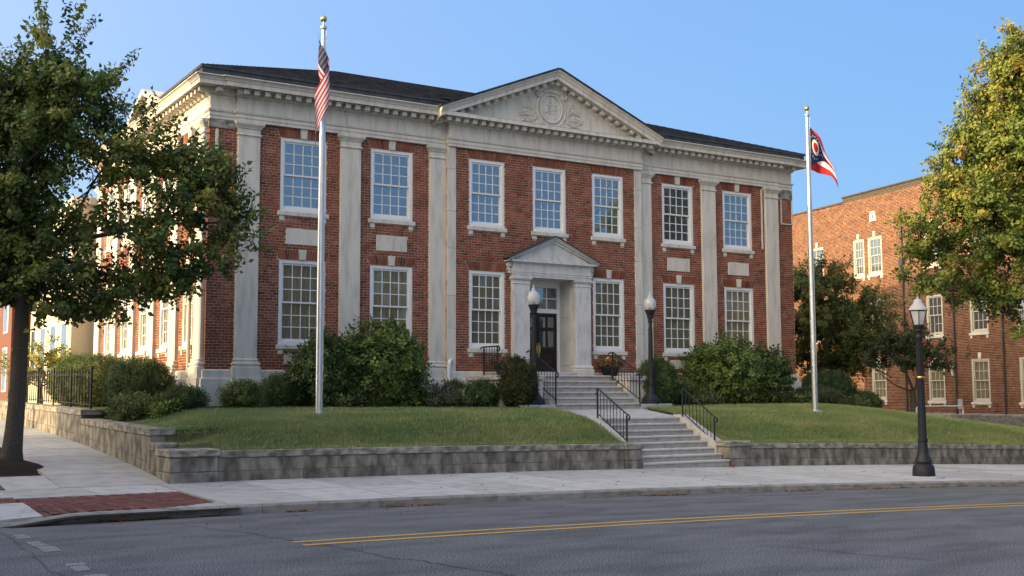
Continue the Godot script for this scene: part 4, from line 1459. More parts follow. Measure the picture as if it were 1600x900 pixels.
func streets() -> void:
	setting("ground", grid(-260, 260, -330, 130, 10.0, func(x, z): return -0.9 + (1.7 * ease01((-14.0 - z) / 30.0) if z < -14 else 0.0) - (0.0 if z < 40 else 0.0)), M.soil, "open ground around the block", "ground")
	setting("road", grid(-60, 60, 10.6, 24.5, 0.5, func(x, z): return road_y(x, z)), M.asphalt, "grey asphalt main street with double yellow line", "road")
	setting("side_road", grid(-27.0, -18.6, -70, 10.9, 0.6, func(x, z): return walk_y(-18.0, z) - 0.14), M.asphalt, "grey asphalt side street on the left", "road")
	setting("far_pavement", grid(-60, 60, 24.4, 34.0, 1.0, func(x, z): return street_y(x) - 0.05 + 0.02 * (z - 24.4)), M.concrete, "pavement on the near side of the street, behind the camera", "pavement")
	var sv := grid(-18.7, -16.25, -60, 6.5, 0.4, func(x, z): return walk_y(x, z) - 0.012)
	setting("verge", sv, M.lawn, "strip of grass between side pavement and side street", "grass")
	# markings
	var strip := func(x0: float, x1: float, off: Callable, w: float, m: Material, called: String, label: String, step := 0.4) -> void:
		var b := MB.new()
		var n := int(ceil((x1 - x0) / step))
		for i in n:
			var a := lerpf(x0, x1, float(i) / n)
			var e := lerpf(x0, x1, float(i + 1) / n)
			var za: float = off.call(a)
			var ze: float = off.call(e)
			b.quad(Vector3(a, road_y(a, za + w) + 0.005, za + w), Vector3(e, road_y(e, ze + w) + 0.005, ze + w), Vector3(e, road_y(e, ze) + 0.005, ze), Vector3(a, road_y(a, za) + 0.005, za))
		setting(called, b.mesh(), m, label, "road marking")
	strip.call(-14.32, 40.0, func(x): return curb_z(x) + 4.42 + 0.012 * (x + 14.3), 0.11, M.yellow_paint, "yellow_line", "far stripe of the double yellow centre line")
	strip.call(-14.32, 40.0, func(x): return curb_z(x) + 4.78 + 0.012 * (x + 14.3), 0.11, M.yellow_paint, "yellow_line", "near stripe of the double yellow centre line")
	for s in [[-13.2, -11.4], [-9.3, -7.95], [-3.2, -0.9], [3.0, 6.5]]:
		strip.call(s[0], s[1], func(x): return curb_z(x) + 0.62, 0.07, M.white_paint, "white_line", ["worn white edge stripe near the brick ramp", "worn white edge stripe below the left wall", "worn white edge stripe below the steps", "worn white edge stripe at the street lamp"][[-13.2, -9.3, -3.2, 3.0].find(s[0])])
	# worn crosswalk line: separate patches of paint
	var cw := MB.new()
	var zz := 11.6
	while zz < 21.0:
		var ln := rnd(0.16, 0.42)
		var wd := rnd(0.12, 0.22)
		if rng.randf() < 0.8 and zz > 12.3:
			var j := rnd(-0.02, 0.02)
			cw.quad(Vector3(-17.14 + j, road_y(-17.1, zz + ln) + 0.005, zz + ln), Vector3(-17.14 + wd + j, road_y(-17, zz + ln) + 0.005, zz + ln + rnd(-0.05, 0.05)), Vector3(-17.14 + wd, road_y(-17, zz) + 0.005, zz + rnd(-0.04, 0.04)), Vector3(-17.14, road_y(-17.1, zz) + 0.005, zz))
		zz += ln + rnd(0.02, 0.07)
	setting("crosswalk_line", cw.mesh(), M.white_paint, "broken worn white crosswalk line at lower left", "road marking")
	# tar-sealed cracks
	var cr := Node3D.new()
	cr.name = numbered("road_cracks")
	add_child(cr)
	tag(cr, "thin dark cracks wandering over the asphalt", "cracks", "", "structure")
	for c in [[Vector2(-14.9, 11.9), Vector2(-13.9, 17.6), 0.010], [Vector2(-17.22, 11.5), Vector2(-17.25, 19.5), 0.009], [Vector2(-15.0, 15.4), Vector2(-13.1, 15.6), 0.012], [Vector2(-13.9, 17.4), Vector2(-13.0, 20.5), 0.012], [Vector2(-9.4, 18.7), Vector2(-8.4, 20.6), 0.012], [Vector2(-8.4, 18.0), Vector2(-6.0, 18.2), 0.01], [Vector2(-16.9, 14.5), Vector2(-15.2, 14.7), 0.01], [Vector2(-4.0, 17.9), Vector2(-1.0, 18.6), 0.01]]:
		var b := MB.new()
		var p: Vector2 = c[0]
		var n := 34
		var side := Vector2(-(c[1] - c[0]).y, (c[1] - c[0]).x).normalized()
		var wander := 0.0
		for i in n:
			wander = wander * 0.9 + rnd(-0.045, 0.045)
			var q: Vector2 = c[0].lerp(c[1], float(i + 1) / n) + side * wander
			var w: float = c[2] * rnd(0.4, 1.0)
			var o := side * w
			b.quad(Vector3(p.x - o.x, road_y(p.x, p.y) + 0.004, p.y - o.y), Vector3(q.x - o.x, road_y(q.x, q.y) + 0.004, q.y - o.y), Vector3(q.x + o.x, road_y(q.x, q.y) + 0.004, q.y + o.y), Vector3(p.x + o.x, road_y(p.x, p.y) + 0.004, p.y + o.y))
			p = q
		put("crack", b.mesh(), M.tar, cr)

func grounds() -> void:
	var lw := grid(-13.0, 25.0, -16.0, 6.2, 0.25, func(x, z):
		if absf(x) < 1.62 and z > 2.0: return 0.2
		return lawn_y(x, z))
	setting("lawn", lw, M.lawn, "mown green lawn sloping from the shrub beds to the low stone wall", "lawn")
	# planting beds: bare soil between lawn and building
	var b := MB.new()
	for side in [-1.0, 1.0]:
		var n := 50
		for i in n:
			var f0 := float(i) / n
			var f1 := float(i + 1) / n
			var x0: float = lerpf(1.6, 12.6 if side < 0 else 13.5, f0) * side
			var x1: float = lerpf(1.6, 12.6 if side < 0 else 13.5, f1) * side
			var e0 := bed_edge(x0)
			var e1 := bed_edge(x1)
			for r in 5:
				var P := func(x: float, e: float, q: int) -> Vector3:
					var z := lerpf(e, -3.0 if absf(x) > 10.7 else 0.0, q / 5.0)
					return Vector3(x, lawn_y(x, z) + 0.015 + 0.04 * sin(q / 5.0 * PI), z)
				var c := [P.call(x0, e0, r), P.call(x1, e1, r), P.call(x1, e1, r + 1), P.call(x0, e0, r + 1)]
				if side < 0: c.reverse()
				b.quad(c[0], c[1], c[2], c[3])
	setting("planting_bed", b.mesh(), M.soil, "dark soil bed along the foot of the building", "soil")
	# grass blades
	var t := MB.new()
	for k in 6:
		var a := TAU * k / 6.0 + 0.3
		var h := 0.045 + 0.018 * (k % 3)
		var o := Vector3(cos(a), 0, sin(a)) * 0.035 * (1 + k % 2)
		var s := Vector3(-sin(a), 0, cos(a)) * 0.006
		t.tri(o - s, o + s, o * 1.7 + Vector3(0, h, 0))
	var list := []
	var tints := PackedColorArray()
	var mott := FastNoiseLite.new()
	mott.seed = 4
	mott.frequency = 0.5
	mott.fractal_octaves = 3
	for i in 110000:
		var x := rnd(-12.9, 20.0)
		var z := rnd(1.3, 6.22)
		if z < bed_edge(x) or absf(x) < 1.75 and z > 1.5: continue
		if x < -12.2 and z > 5.5: continue
		list.append(Transform3D(Basis(Vector3.UP, rnd(0, TAU)).scaled(Vector3.ONE * rnd(0.7, 1.35)), Vector3(x, lawn_y(x, z) - 0.004, z)))
		var m := mott.get_noise_2d(x * 0.55, z * 1.3)
		var c := Color(0.205, 0.275, 0.105).lerp(Color(0.315, 0.345, 0.15), clampf(m * 1.4 + 0.3 + rnd(-0.25, 0.25), 0, 1))
		tints.append(tint(c, 0.2))
	var gr := scatter("grass", t.mesh(), M.blade, list, tints)
	tag(gr, "short blades of lawn grass in front of the building", "grass")

func bed_edge(x: float) -> float:
	if x < 0: return curve([[-12.6, 0.4], [-11.6, 1.9], [-9.5, 2.0], [-6.0, 2.15], [-3.0, 2.5], [-1.6, 2.75]], x)
	return curve([[1.6, 2.75], [3.2, 2.5], [6, 2.15], [9.0, 2.1], [11.0, 1.7], [13.5, -0.5], [16, -2.0]], x)

# ------------------------------------------------------------------ plants
func sprig(leaves: int, length: float, leaf: float, wide: float, droop: float, sd: int) -> ArrayMesh:
	var g := RandomNumberGenerator.new()
	g.seed = sd
	var b := MB.new()
	b.col = Color(0.55, 0.45, 0.35)
	b.quad(Vector3(-0.003, 0, 0), Vector3(0.003, 0, 0), Vector3(0.002, length, 0), Vector3(-0.002, length, 0))
	for k in leaves:
		var f := (k + 0.6) / leaves
		var q := g.randf_range(0.84, 1.12)
		b.col = Color(q, q * g.randf_range(0.92, 1.05), q)
		var a := k * 2.4 + g.randf_range(-0.5, 0.5)
		var d := (Vector3(cos(a), g.randf_range(0.1, 0.7) - droop, sin(a))).normalized()
		if k == leaves - 1: d = Vector3(0.2, 1, 0.1).normalized()
		var p := Vector3(0, f * length, 0) + d * 0.02
		var sd2 := d.cross(Vector3(g.randf_range(-0.4, 0.4), 1, g.randf_range(-0.4, 0.4))).normalized()
		var up := sd2.cross(d).normalized()
		var l := leaf * g.randf_range(0.75, 1.2)
		var w := l * wide
		var m := p + d * l * 0.42 - up * l * 0.05
		var tip := p + d * l + up * -l * (0.12 + droop * 0.3)
		b.tri(p, m + sd2 * w + up * w * 0.35, tip)
		b.tri(p, tip, m - sd2 * w + up * w * 0.35)
	return b.mesh()

func toward(d: Vector3, spin: float, s: float) -> Basis:
	var y := d.normalized()
	var x := y.cross(Vector3(0.31, 0.2, 0.93)).normalized()
	return (Basis(x, y, x.cross(y)) * Basis(Vector3.UP, spin)).scaled(Vector3.ONE * s) if false else Basis(x, y, x.cross(y)) * Basis(Vector3.UP, spin) * Basis.from_scale(Vector3.ONE * s)

func rand_dir() -> Vector3:
	var z := rnd(-1, 1)
	var a := rnd(0, TAU)
	return Vector3(cos(a) * sqrt(1 - z * z), z, sin(a) * sqrt(1 - z * z))

func branch(b: MB, p: Vector3, q: Vector3, r0: float, r1: float, sag := 0.1, n := 7, sides := 7) -> void:
	var pts := PackedVector3Array()
	var l := p.distance_to(q)
	var w := Vector3(rnd(-1, 1), rnd(-0.3, 0.3), rnd(-1, 1)) * l * 0.06
	for k in n:
		var f := float(k) / (n - 1)
		pts.append(p.lerp(q, f) + Vector3(0, -sag * l * sin(f * PI), 0) + w * sin(f * TAU * 0.8))
	b.tube(pts, _taper(n, r0, r1), sides)

# A tree: base, fork height and trunk radius, crown as a list of clumps [centre, radius, height radius] relative to the base.
func tree(called: String, label: String, base: Vector3, fork: Vector3, tr: float, clumps: Array, per_m3: float, sp: ArrayMesh, colors: Array, opt := {}) -> Node3D:
	var o := thing(called, base, label, "tree", opt.get("group", ""))
	var tk := MB.new()
	var pts := PackedVector3Array()
	var rad := PackedFloat32Array()
	for k in 12:
		var f := k / 11.0
		pts.append(Vector3(0, -0.15, 0).lerp(fork, f) + Vector3(sin(f * 5.0) * 0.05 * tr * 3.0, 0, cos(f * 4.0) * 0.1 * tr))
		rad.append(tr * (1.0 + 0.55 * exp(-f * fork.y * 4.0) - 0.085 * f * fork.y))
	tk.tube(pts, rad, 14)
	put("trunk", tk.mesh(), M.bark, o)
	var where := []
	var tints := PackedColorArray()
	var nz := FastNoiseLite.new()
	nz.seed = opt.get("seed", 7)
	nz.frequency = opt.get("clump", 0.75)
	nz.fractal_octaves = 3
	var twigs := MB.new()
	# limbs: each clump is reached from the nearest one already joined, thick where many hang on it
	var order := range(clumps.size())
	order.sort_custom(func(i, j): return (clumps[i][0] as Vector3).distance_to(fork) < (clumps[j][0] as Vector3).distance_to(fork))
	var from := {}
	var path := {}
	var carried := {}
	for i in order:
		var c: Vector3 = clumps[i][0]
		var best := c.distance_to(fork) * 1.15
		from[i] = -1
		for j in path:
			var cost: float = c.distance_to(clumps[j][0]) + 0.72 * path[j]
			if cost < best:
				best = cost
				from[i] = j
		path[i] = c.distance_to(fork) if from[i] < 0 else c.distance_to(clumps[from[i]][0]) + path[from[i]]
		carried[i] = 0.0
	for i in order:
		var j: int = i
		while j >= 0:
			carried[j] += 1.0
			j = from[j]
	for i in order:
		var c: Vector3 = clumps[i][0]
		var r: float = clumps[i][1]
		var h: float = clumps[i][2]
		var root: bool = from[i] < 0
		var low: float = clampf(c.y - 1.1, minf(opt.get("first", fork.y), fork.y), fork.y)
		var start: Vector3 = Vector3(fork.x, 0, fork.z) * (low / fork.y) + Vector3(0, low - 0.1, 0) if root else (clumps[from[i]][0] as Vector3) + Vector3(0, -0.2 * clumps[from[i]][2], 0)
		var r0: float = tr * 0.52 * sqrt(carried[i] / clumps.size()) + 0.012
		var b := MB.new()
		branch(b, start, c + Vector3(0, -h * 0.2, 0), r0, maxf(0.014, tr * 0.52 * sqrt((carried[i] - 1.0) / clumps.size())), opt.get("sag", 0.08))
		put("branch", b.mesh(), M.bark, o)
		for k in int(4 + r * 5):
			var d := rand_dir()
			d.y = d.y * 0.6 + 0.25
			var p := start.lerp(c, rnd(0.45, 1.0))
			branch(twigs, p, c + Vector3(d.x * r, d.y * h, d.z * r) * rnd(0.6, 1.0), 0.02, 0.005, 0.03, 4, 4)
		# leaves sit along twigs that run from inside the clump to beyond its edge
		var n := int(per_m3 * 0.84 * pow(r * r * h, 0.75))
		for k in n:
			var d := rand_dir()
			var a := c + Vector3(d.x * r, d.y * h, d.z * r) * rnd(0.1, 0.5) + rand_dir() * r * 0.2
			var e := c + Vector3(d.x * r, d.y * h + rnd(-0.05, 0.18), d.z * r) * rnd(0.75, 1.12)
			var q := nz.get_noise_3d(e.x, e.y * 1.3, e.z)
			if q < opt.get("gap", -0.12): continue
			var run := (e - a).normalized()
			var ln := a.distance_to(e)
			var m := maxi(2, int(ln / 0.13))
			var shade := rnd(-0.22, 0.22)
			for j in m:
				var f := (j + 0.6) / m
				var p := a.lerp(e, f) + Vector3(0, -0.12 * f * f * ln, 0) + rand_dir() * 0.05
				var dir := run + rand_dir() * 0.65 + Vector3(0, 0.15, 0)
				where.append(Transform3D(toward(dir, rnd(0, TAU), rnd(0.7, 1.15)), p))
				var mixv := clampf(0.5 + q * 1.1 + shade + rnd(-0.2, 0.2) + opt.get("high", 0.0) * (p.y - opt.get("mid", 5.0)), 0.0, 0.999) * (colors.size() - 1)
				var k0 := int(mixv)
				tints.append(tint((colors[k0] as Color).lerp(colors[k0 + 1], mixv - k0), 0.13))
		# upright shoots that break the outline
		for k in int(opt.get("shoots", 3) * r):
			var d := rand_dir()
			d.y = absf(d.y)
			var p := c + Vector3(d.x * r, d.y * h, d.z * r) * 0.9
			var up := Vector3(d.x * 0.5 + rnd(-0.2, 0.2), 1.0, d.z * 0.5 + rnd(-0.2, 0.2)).normalized()
			var ln := rnd(0.3, 0.85)
			twigs.bar(p, p + up * ln, 0.005, 4)
			for m in int(ln / 0.13):
				where.append(Transform3D(toward(up + rand_dir() * 0.45, rnd(0, TAU), rnd(0.6, 0.9)), p + up * m * 0.13))
				tints.append(tint(colors[mini(rng.randi() % colors.size(), colors.size() - 1)], 0.2))
	put("twigs", twigs.mesh(), M.bark, o).set_meta("kind", "stuff")
	scatter("leaves", sp, M.leaf, where, tints, o)
	return o

# A clipped or loose shrub: stems and leaf sprigs over a lumpy ellipsoid.
func shrub(label: String, base: Vector3, w: float, h: float, sp: ArrayMesh, colors: Array, dens := 260.0, loose := 0.15, group := "") -> void:
	var o := thing("shrub", base, label, "shrub", group)
	var st := MB.new()
	for k in 9:
		var a := TAU * k / 9.0
		branch(st, Vector3(cos(a), 0, sin(a)) * 0.05, Vector3(cos(a) * w * 0.3, h * 0.75, sin(a) * w * 0.3), 0.018, 0.006, 0.0, 4, 5)
	put("stems", st.mesh(), M.bark, o).set_meta("kind", "stuff")
	var nz := FastNoiseLite.new()
	nz.seed = int(base.x * 100) + 50
	nz.frequency = 1.6 / maxf(w, 0.6)
	var where := []
	var tints := PackedColorArray()
	var area := PI * w * h * 1.2
	var fine := FastNoiseLite.new()
	fine.seed = 3
	fine.frequency = 2.2
	for k in int(dens * area):
		var d := rand_dir()
		var lump := 1.0 + loose * nz.get_noise_3d(d.x * 3, d.y * 3, d.z * 3) * 1.6
		var f := lump * (1.0 - pow(rng.randf(), 2.0) * 0.45)
		var p := Vector3(d.x * w / 2 * f, h * 0.5 + d.y * h * 0.52 * f, d.z * w / 2 * f)
		if p.y < 0.02: p.y = rnd(0.02, h * 0.2)
		var dir := d + rand_dir() * 0.55 + Vector3(0, 0.35, 0)
		where.append(Transform3D(toward(dir, rnd(0, TAU), rnd(0.7, 1.25)), p))
		var q := clampf(0.5 + fine.get_noise_3d(p.x, p.y, p.z) * 0.9 + rnd(-0.3, 0.3), 0, 0.999) * (colors.size() - 1)
		tints.append(tint((colors[int(q)] as Color).lerp(colors[int(q) + 1], q - int(q)), 0.25))
	scatter("leaves", sp, M.leaf, where, tints, o)

func planting() -> void:
	var dark := [Color(0.026, 0.046, 0.015), Color(0.060, 0.102, 0.028), Color(0.110, 0.168, 0.046)]
	var mid := [Color(0.030, 0.052, 0.013), Color(0.095, 0.152, 0.034), Color(0.19, 0.25, 0.058)]
	var pale := [Color(0.05, 0.075, 0.022), Color(0.10, 0.135, 0.04), Color(0.17, 0.19, 0.06)]
	var greyg := [Color(0.05, 0.065, 0.04), Color(0.09, 0.105, 0.065), Color(0.13, 0.14, 0.09)]
	var small := sprig(9, 0.075, 0.046, 0.32, 0.1, 11)
	var needle := sprig(10, 0.085, 0.05, 0.24, 0.15, 12)
	var broad := sprig(8, 0.17, 0.085, 0.33, 0.15, 13)
	var bold := sprig(9, 0.22, 0.10, 0.34, 0.1, 14)
	var y := func(x: float, z: float) -> float: return lawn_y(x, z) - 0.02
	var at := func(x: float, z: float) -> Vector3: return Vector3(x, y.call(x, z), z)
	shrub("large dark rounded evergreen shrub beside the sunlit left wall", at.call(-11.9, -1.7), 1.72, 1.36, needle, dark, 520, 0.1)
	shrub("low yellowish green shrub at the end of the dark side wall", at.call(-12.45, 0.2), 0.95, 0.5, broad, pale, 200, 0.25)
	shrub("low dark mound of evergreen at the left front corner of the lawn bed", at.call(-11.56, 1.35), 1.02, 0.52, needle, dark, 520, 0.12)
	shrub("low feathery evergreen mound in front of the leftmost pilaster", at.call(-10.12, 1.35), 0.95, 0.64, needle, mid, 520, 0.14)
	shrub("rounded evergreen between leftmost pilaster and flagpole, set further back", at.call(-8.95, 0.8), 0.88, 0.8, needle, dark, 520, 0.14)
	shrub("tall loose green shrub directly behind the left flagpole", at.call(-7.82, 1.0), 1.4, 1.68, bold, dark, 120, 0.34)
	shrub("biggest loose leafy shrub between the left flagpole and the third pilaster", at.call(-6.2, 1.15), 2.2, 2.04, bold, mid, 115, 0.34)
	shrub("spiky grey green shrub beside the white drain pipe", at.call(-4.69, 1.75), 1.1, 0.5, broad, greyg, 170, 0.35)
	shrub("small dark evergreen between grey shrub and round clipped bush left of the steps", at.call(-3.77, 0.95), 0.68, 0.66, needle, dark, 520, 0.12)
	shrub("small round clipped bush left of the porch wall", at.call(-3.38, 1.75), 0.88, 0.7, small, dark, 480, 0.07)
	shrub("tall narrow evergreen bush beside the left entrance lamp", at.call(-2.55, 2.35), 0.96, 1.36, needle, [Color(0.024, 0.036, 0.014), Color(0.045, 0.06, 0.02), Color(0.10, 0.085, 0.03)], 520, 0.1)
	shrub("tall rounded evergreen bush beside the right entrance lamp", at.call(2.73, 1.95), 1.2, 1.38, needle, dark, 520, 0.08)
	shrub("small dark bush tucked right of the right entrance bush", at.call(3.96, 1.7), 0.68, 0.6, needle, dark, 520, 0.1)
	shrub("big bright green leafy shrub under the right windows", at.call(6.19, 1.15), 2.35, 1.9, bold, mid, 115, 0.3)
	shrub("darker leafy shrub in front of the rightmost pilaster", at.call(8.17, 0.95), 1.45, 1.66, bold, dark, 120, 0.3)
	shrub("low spreading grey green shrub behind the right flagpole", at.call(10.5, 1.1), 1.55, 0.6, needle, [Color(0.035, 0.05, 0.02), Color(0.07, 0.09, 0.035), Color(0.10, 0.12, 0.05)], 460, 0.15)
	shrub("large dark dome shaped clipped bush beyond the right corner", at.call(14.5, -2.1), 2.1, 1.5, small, dark, 480, 0.06)
	shrub("dark round clipped bush at the far right end of the bushes", at.call(16.05, -1.6), 1.2, 0.85, small, dark, 480, 0.06)
	shrub("small low green bush between the two dark clipped bushes on the right", at.call(14.2, -0.6), 0.9, 0.42, broad, pale, 200, 0.2)
	shrub("clipped hedge bush inside the iron fence", at.call(-11.9, -6.2), 1.7, 1.5, small, pale, 480, 0.12)
	shrub("second clipped bush further back inside the iron fence", at.call(-11.8, -9.3), 1.9, 1.55, small, mid, 480, 0.12)
	# low perennials: ground cover nobody could count
	var where := []
	var tints := PackedColorArray()
	var nz := FastNoiseLite.new()
	nz.seed = 21
	nz.frequency = 0.9
	for k in 4200:
		var left := rng.randf() < 0.55
		var x := rnd(-8.2, -3.9) if left else rnd(4.1, 10.0)
		var z := rnd(0.7, bed_edge(x) - 0.12)
		var q := nz.get_noise_2d(x, z)
		if q < -0.25: continue
		where.append(Transform3D(toward(Vector3(rnd(-0.7, 0.7), 1, rnd(-0.7, 0.7)), rnd(0, TAU), rnd(0.7, 1.5)), Vector3(x, lawn_y(x, z) + rnd(0.0, 0.13 + 0.16 * q), z)))
		tints.append(tint((pale if q > 0.1 else greyg if q < -0.1 else mid)[rng.randi() % 3], 0.25))
	for k in 700:
		var x := rnd(-12.4, -11.2)
		var z := rnd(-0.5, 1.8)
		where.append(Transform3D(toward(Vector3(rnd(-0.7, 0.7), 1, rnd(-0.7, 0.7)), rnd(0, TAU), rnd(0.8, 1.5)), Vector3(x, lawn_y(x, z) + rnd(0.0, 0.12), z)))
		tints.append(tint(mid[rng.randi() % 3], 0.25))
	var gc := scatter("ground_cover", broad, M.leaf, where, tints)
	tag(gc, "low mixed perennials filling the beds in front of the bushes", "ground cover")

func trees() -> void:
	var maple := sprig(11, 0.34, 0.125, 0.36, 0.45, 41)
	var lt := [Color(0.026, 0.048, 0.012), Color(0.054, 0.094, 0.020), Color(0.098, 0.148, 0.030), Color(0.20, 0.21, 0.042)]
	var r := Vector3(0.847, 0, 0.531)
	var bk := Vector3(0.531, 0, -0.847)
	var cl := func(list: Array) -> Array:      # [across, up, back, radius, height radius]
		var out := []
		for c in list: out.append([r * c[0] + Vector3(0, c[1], 0) + bk * c[2], c[3], c[4]])
		return out
	var m := MB.new()
	for k in 24:
		var a := TAU * k / 24
		var e := TAU * (k + 1) / 24
		for q in 3:
			var r0 := 1.0 * (1 - q / 3.0)
			var r1 := 1.0 * (1 - (q + 1) / 3.0)
			var hh := func(rr: float) -> float: return 0.30 * (1 - pow(rr / 1.0, 2.0))
			m.quad(Vector3(cos(e) * r0, hh.call(r0), sin(e) * r0), Vector3(cos(a) * r0, hh.call(r0), sin(a) * r0), Vector3(cos(a) * r1, hh.call(r1), sin(a) * r1), Vector3(cos(e) * r1, hh.call(r1), sin(e) * r1))
	var mu := put("mulch_mound", m.mesh(), M.soil, null, Transform3D(Basis(), Vector3(-15.85, walk_y(-15.85, 3.1) - 0.12, 3.1)))
	tag(mu, "mound of dark mulch round the foot of the left street tree", "mulch", "", "structure")
	tree("street_tree", "dark leafy street tree with grey trunk at the left edge, rooted in mulch", Vector3(-15.72, walk_y(-15.72, 2.96) + 0.02, 2.96), Vector3(0.2, 4.9, 0.1), 0.2, cl.call([
		[0.65, 9.1, 0.0, 0.55, 1.3], [0.2, 7.9, 0.2, 0.95, 1.2], [1.35, 7.7, -0.3, 0.95, 1.15], [-0.9, 7.6, 0.3, 1.2, 1.3], [0.25, 6.5, -0.5, 1.15, 1.1], [2.0, 6.75, 0.3, 0.95, 0.75], [2.9, 6.55, -0.2, 0.75, 0.75],
		[3.55, 6.3, 0.4, 0.75, 0.7], [4.1, 6.05, 0.2, 0.7, 0.55], [4.55, 6.2, 0.0, 0.4, 0.35], [4.45, 5.35, 0.1, 0.65, 0.6], [3.6, 5.35, -0.4, 0.85, 0.75], [2.75, 5.35, 0.5, 0.6, 0.55], [4.85, 4.75, -0.2, 0.45, 0.35], [4.0, 4.45, 0.3, 0.7, 0.5], [3.2, 4.35, -0.2, 0.75, 0.55],
		[2.4, 4.0, 0.5, 0.75, 0.5], [0.3, 4.9, 0.2, 1.25, 0.9], [-1.2, 5.6, 0.4, 1.5, 1.3], [-0.9, 3.9, 0.0, 1.3, 0.7], [1.2, 4.0, -0.6, 0.9, 0.55], [1.9, 3.65, 0.2, 0.6, 0.35], [0.1, 3.7, 0.9, 0.8, 0.45], [3.0, 3.75, 0.4, 0.4, 0.3], [-2.3, 6.6, -0.2, 1.3, 1.2], [-2.2, 4.6, 0.3, 1.3, 0.9], [1.5, 3.35, 0.5, 0.75, 0.4], [2.5, 3.45, -0.3, 0.7, 0.4], [0.9, 3.3, -0.4, 0.7, 0.35], [3.4, 3.95, 0.2, 0.65, 0.4], [1.9, 5.0, -0.9, 0.7, 0.5],
	]), 84.0, maple, lt, {"seed": 5, "gap": -0.22, "first": 2.5, "shoots": 4, "sag": 0.02})
	var gold := [Color(0.035, 0.062, 0.013), Color(0.085, 0.135, 0.024), Color(0.15, 0.195, 0.034), Color(0.21, 0.235, 0.042), Color(0.25, 0.20, 0.048)]
	tree("street_tree", "tall yellow green tree with orange autumn tints at the right edge", Vector3(12.6, walk_y(12.6, 9.9), 9.9), Vector3(0.0, 5.5, 0.0), 0.25, cl.call([
		[-2.35, 11.4, 0.2, 0.95, 1.0], [-1.5, 12.3, -0.2, 1.2, 1.2], [-2.9, 10.2, 0.0, 0.9, 0.9], [-3.4, 9.3, 0.3, 0.9, 0.85], [-2.2, 9.4, -0.6, 1.3, 1.2], [-4.1, 8.4, 0.1, 0.85, 0.75], [-3.3, 7.8, -0.5, 1.2, 0.95], [-4.6, 7.4, 0.3, 0.75, 0.6], [-4.9, 6.55, 0.0, 0.6, 0.5], [-4.1, 6.5, 0.5, 0.95, 0.7],
		[-2.4, 6.6, -0.3, 1.3, 1.0], [-5.0, 5.65, 0.2, 0.55, 0.45], [-4.2, 5.4, -0.2, 0.75, 0.5], [-3.2, 5.4, 0.4, 0.9, 0.6], [-2.2, 5.1, 0.0, 0.9, 0.6], [-1.7, 4.3, 0.2, 0.6, 0.45], [-1.0, 7.8, 0.3, 1.6, 1.4], [-1.0, 10.3, 0.4, 1.5, 1.3], [0.4, 9.0, 0.0, 2.0, 2.0], [0.6, 6.4, -0.3, 1.8, 1.3], [0.2, 11.6, 0.2, 1.7, 1.5], [2.2, 8.0, 0.0, 1.8, 1.7], [-1.0, 5.6, -0.8, 1.0, 0.7],
	]), 100.0, maple, gold, {"seed": 15, "gap": -0.24, "first": 3.2, "shoots": 3, "sag": 0.02, "high": 0.06, "mid": 9.2})
	var round_leaf := sprig(12, 0.36, 0.13, 0.33, 0.25, 43)
	var olive := [Color(0.028, 0.045, 0.014), Color(0.055, 0.085, 0.022), Color(0.11, 0.14, 0.03), Color(0.17, 0.17, 0.045)]
	tree("broad_tree", "broad green tree between the two brick buildings", Vector3(18.4, 1.1, -5.4), Vector3(0.1, 1.9, 0), 0.16, cl.call([
		[-0.7, 5.0, 0.0, 1.3, 1.15], [0.3, 4.8, 0.5, 1.3, 1.0], [-1.2, 3.7, -0.3, 1.2, 0.95], [1.2, 3.9, 0.2, 1.25, 1.0], [0.1, 3.3, -0.6, 1.4, 1.0], [-0.9, 2.3, 0.3, 1.3, 0.85], [0.8, 2.3, -0.2, 1.3, 0.9], [2.1, 4.5, 0.6, 0.9, 0.8], [-1.9, 4.9, 0.6, 0.8, 0.7], [-0.2, 5.9, 0.2, 1.0, 0.7], [2.3, 3.2, 0.0, 0.9, 0.8], [-1.6, 5.6, 0.3, 0.7, 0.5], [-1.6, 2.9, 0.8, 0.8, 0.7],
	]), 72.0, round_leaf, olive, {"seed": 25, "gap": -0.15, "shoots": 2})
	tree("small_tree", "small dark tree with several stems in front of the right brick building", Vector3(18.9, 1.0, -1.6), Vector3(0.0, 1.0, 0), 0.13, cl.call([
		[-0.2, 2.9, 0.0, 0.95, 0.6], [-1.15, 2.45, 0.3, 0.8, 0.5], [0.85, 2.4, -0.2, 0.85, 0.5], [1.65, 2.15, 0.2, 0.6, 0.35], [0.2, 3.3, 0.4, 0.6, 0.4], [-0.5, 2.2, -0.5, 0.8, 0.45], [-1.7, 2.0, -0.1, 0.5, 0.35], [0.5, 2.0, 0.5, 0.7, 0.35],
	]), 105.0, round_leaf, [Color(0.02, 0.032, 0.012), Color(0.04, 0.06, 0.018), Color(0.075, 0.09, 0.028)], {"seed": 35, "gap": -0.1, "shoots": 2})
	tree("small_tree", "small yellow green tree behind the iron fence at the far left", Vector3(-12.35, 1.5, -13.0), Vector3(0, 0.75, 0), 0.08, cl.call([
		[0.0, 1.4, 0, 0.9, 0.55], [-0.9, 1.35, 0.3, 0.7, 0.45], [0.8, 1.3, 0, 0.65, 0.4], [0.1, 1.9, 0.2, 0.55, 0.4],
	]), 70.0, round_leaf, [Color(0.09, 0.12, 0.02), Color(0.18, 0.20, 0.03), Color(0.28, 0.26, 0.04)], {"seed": 45, "shoots": 1})
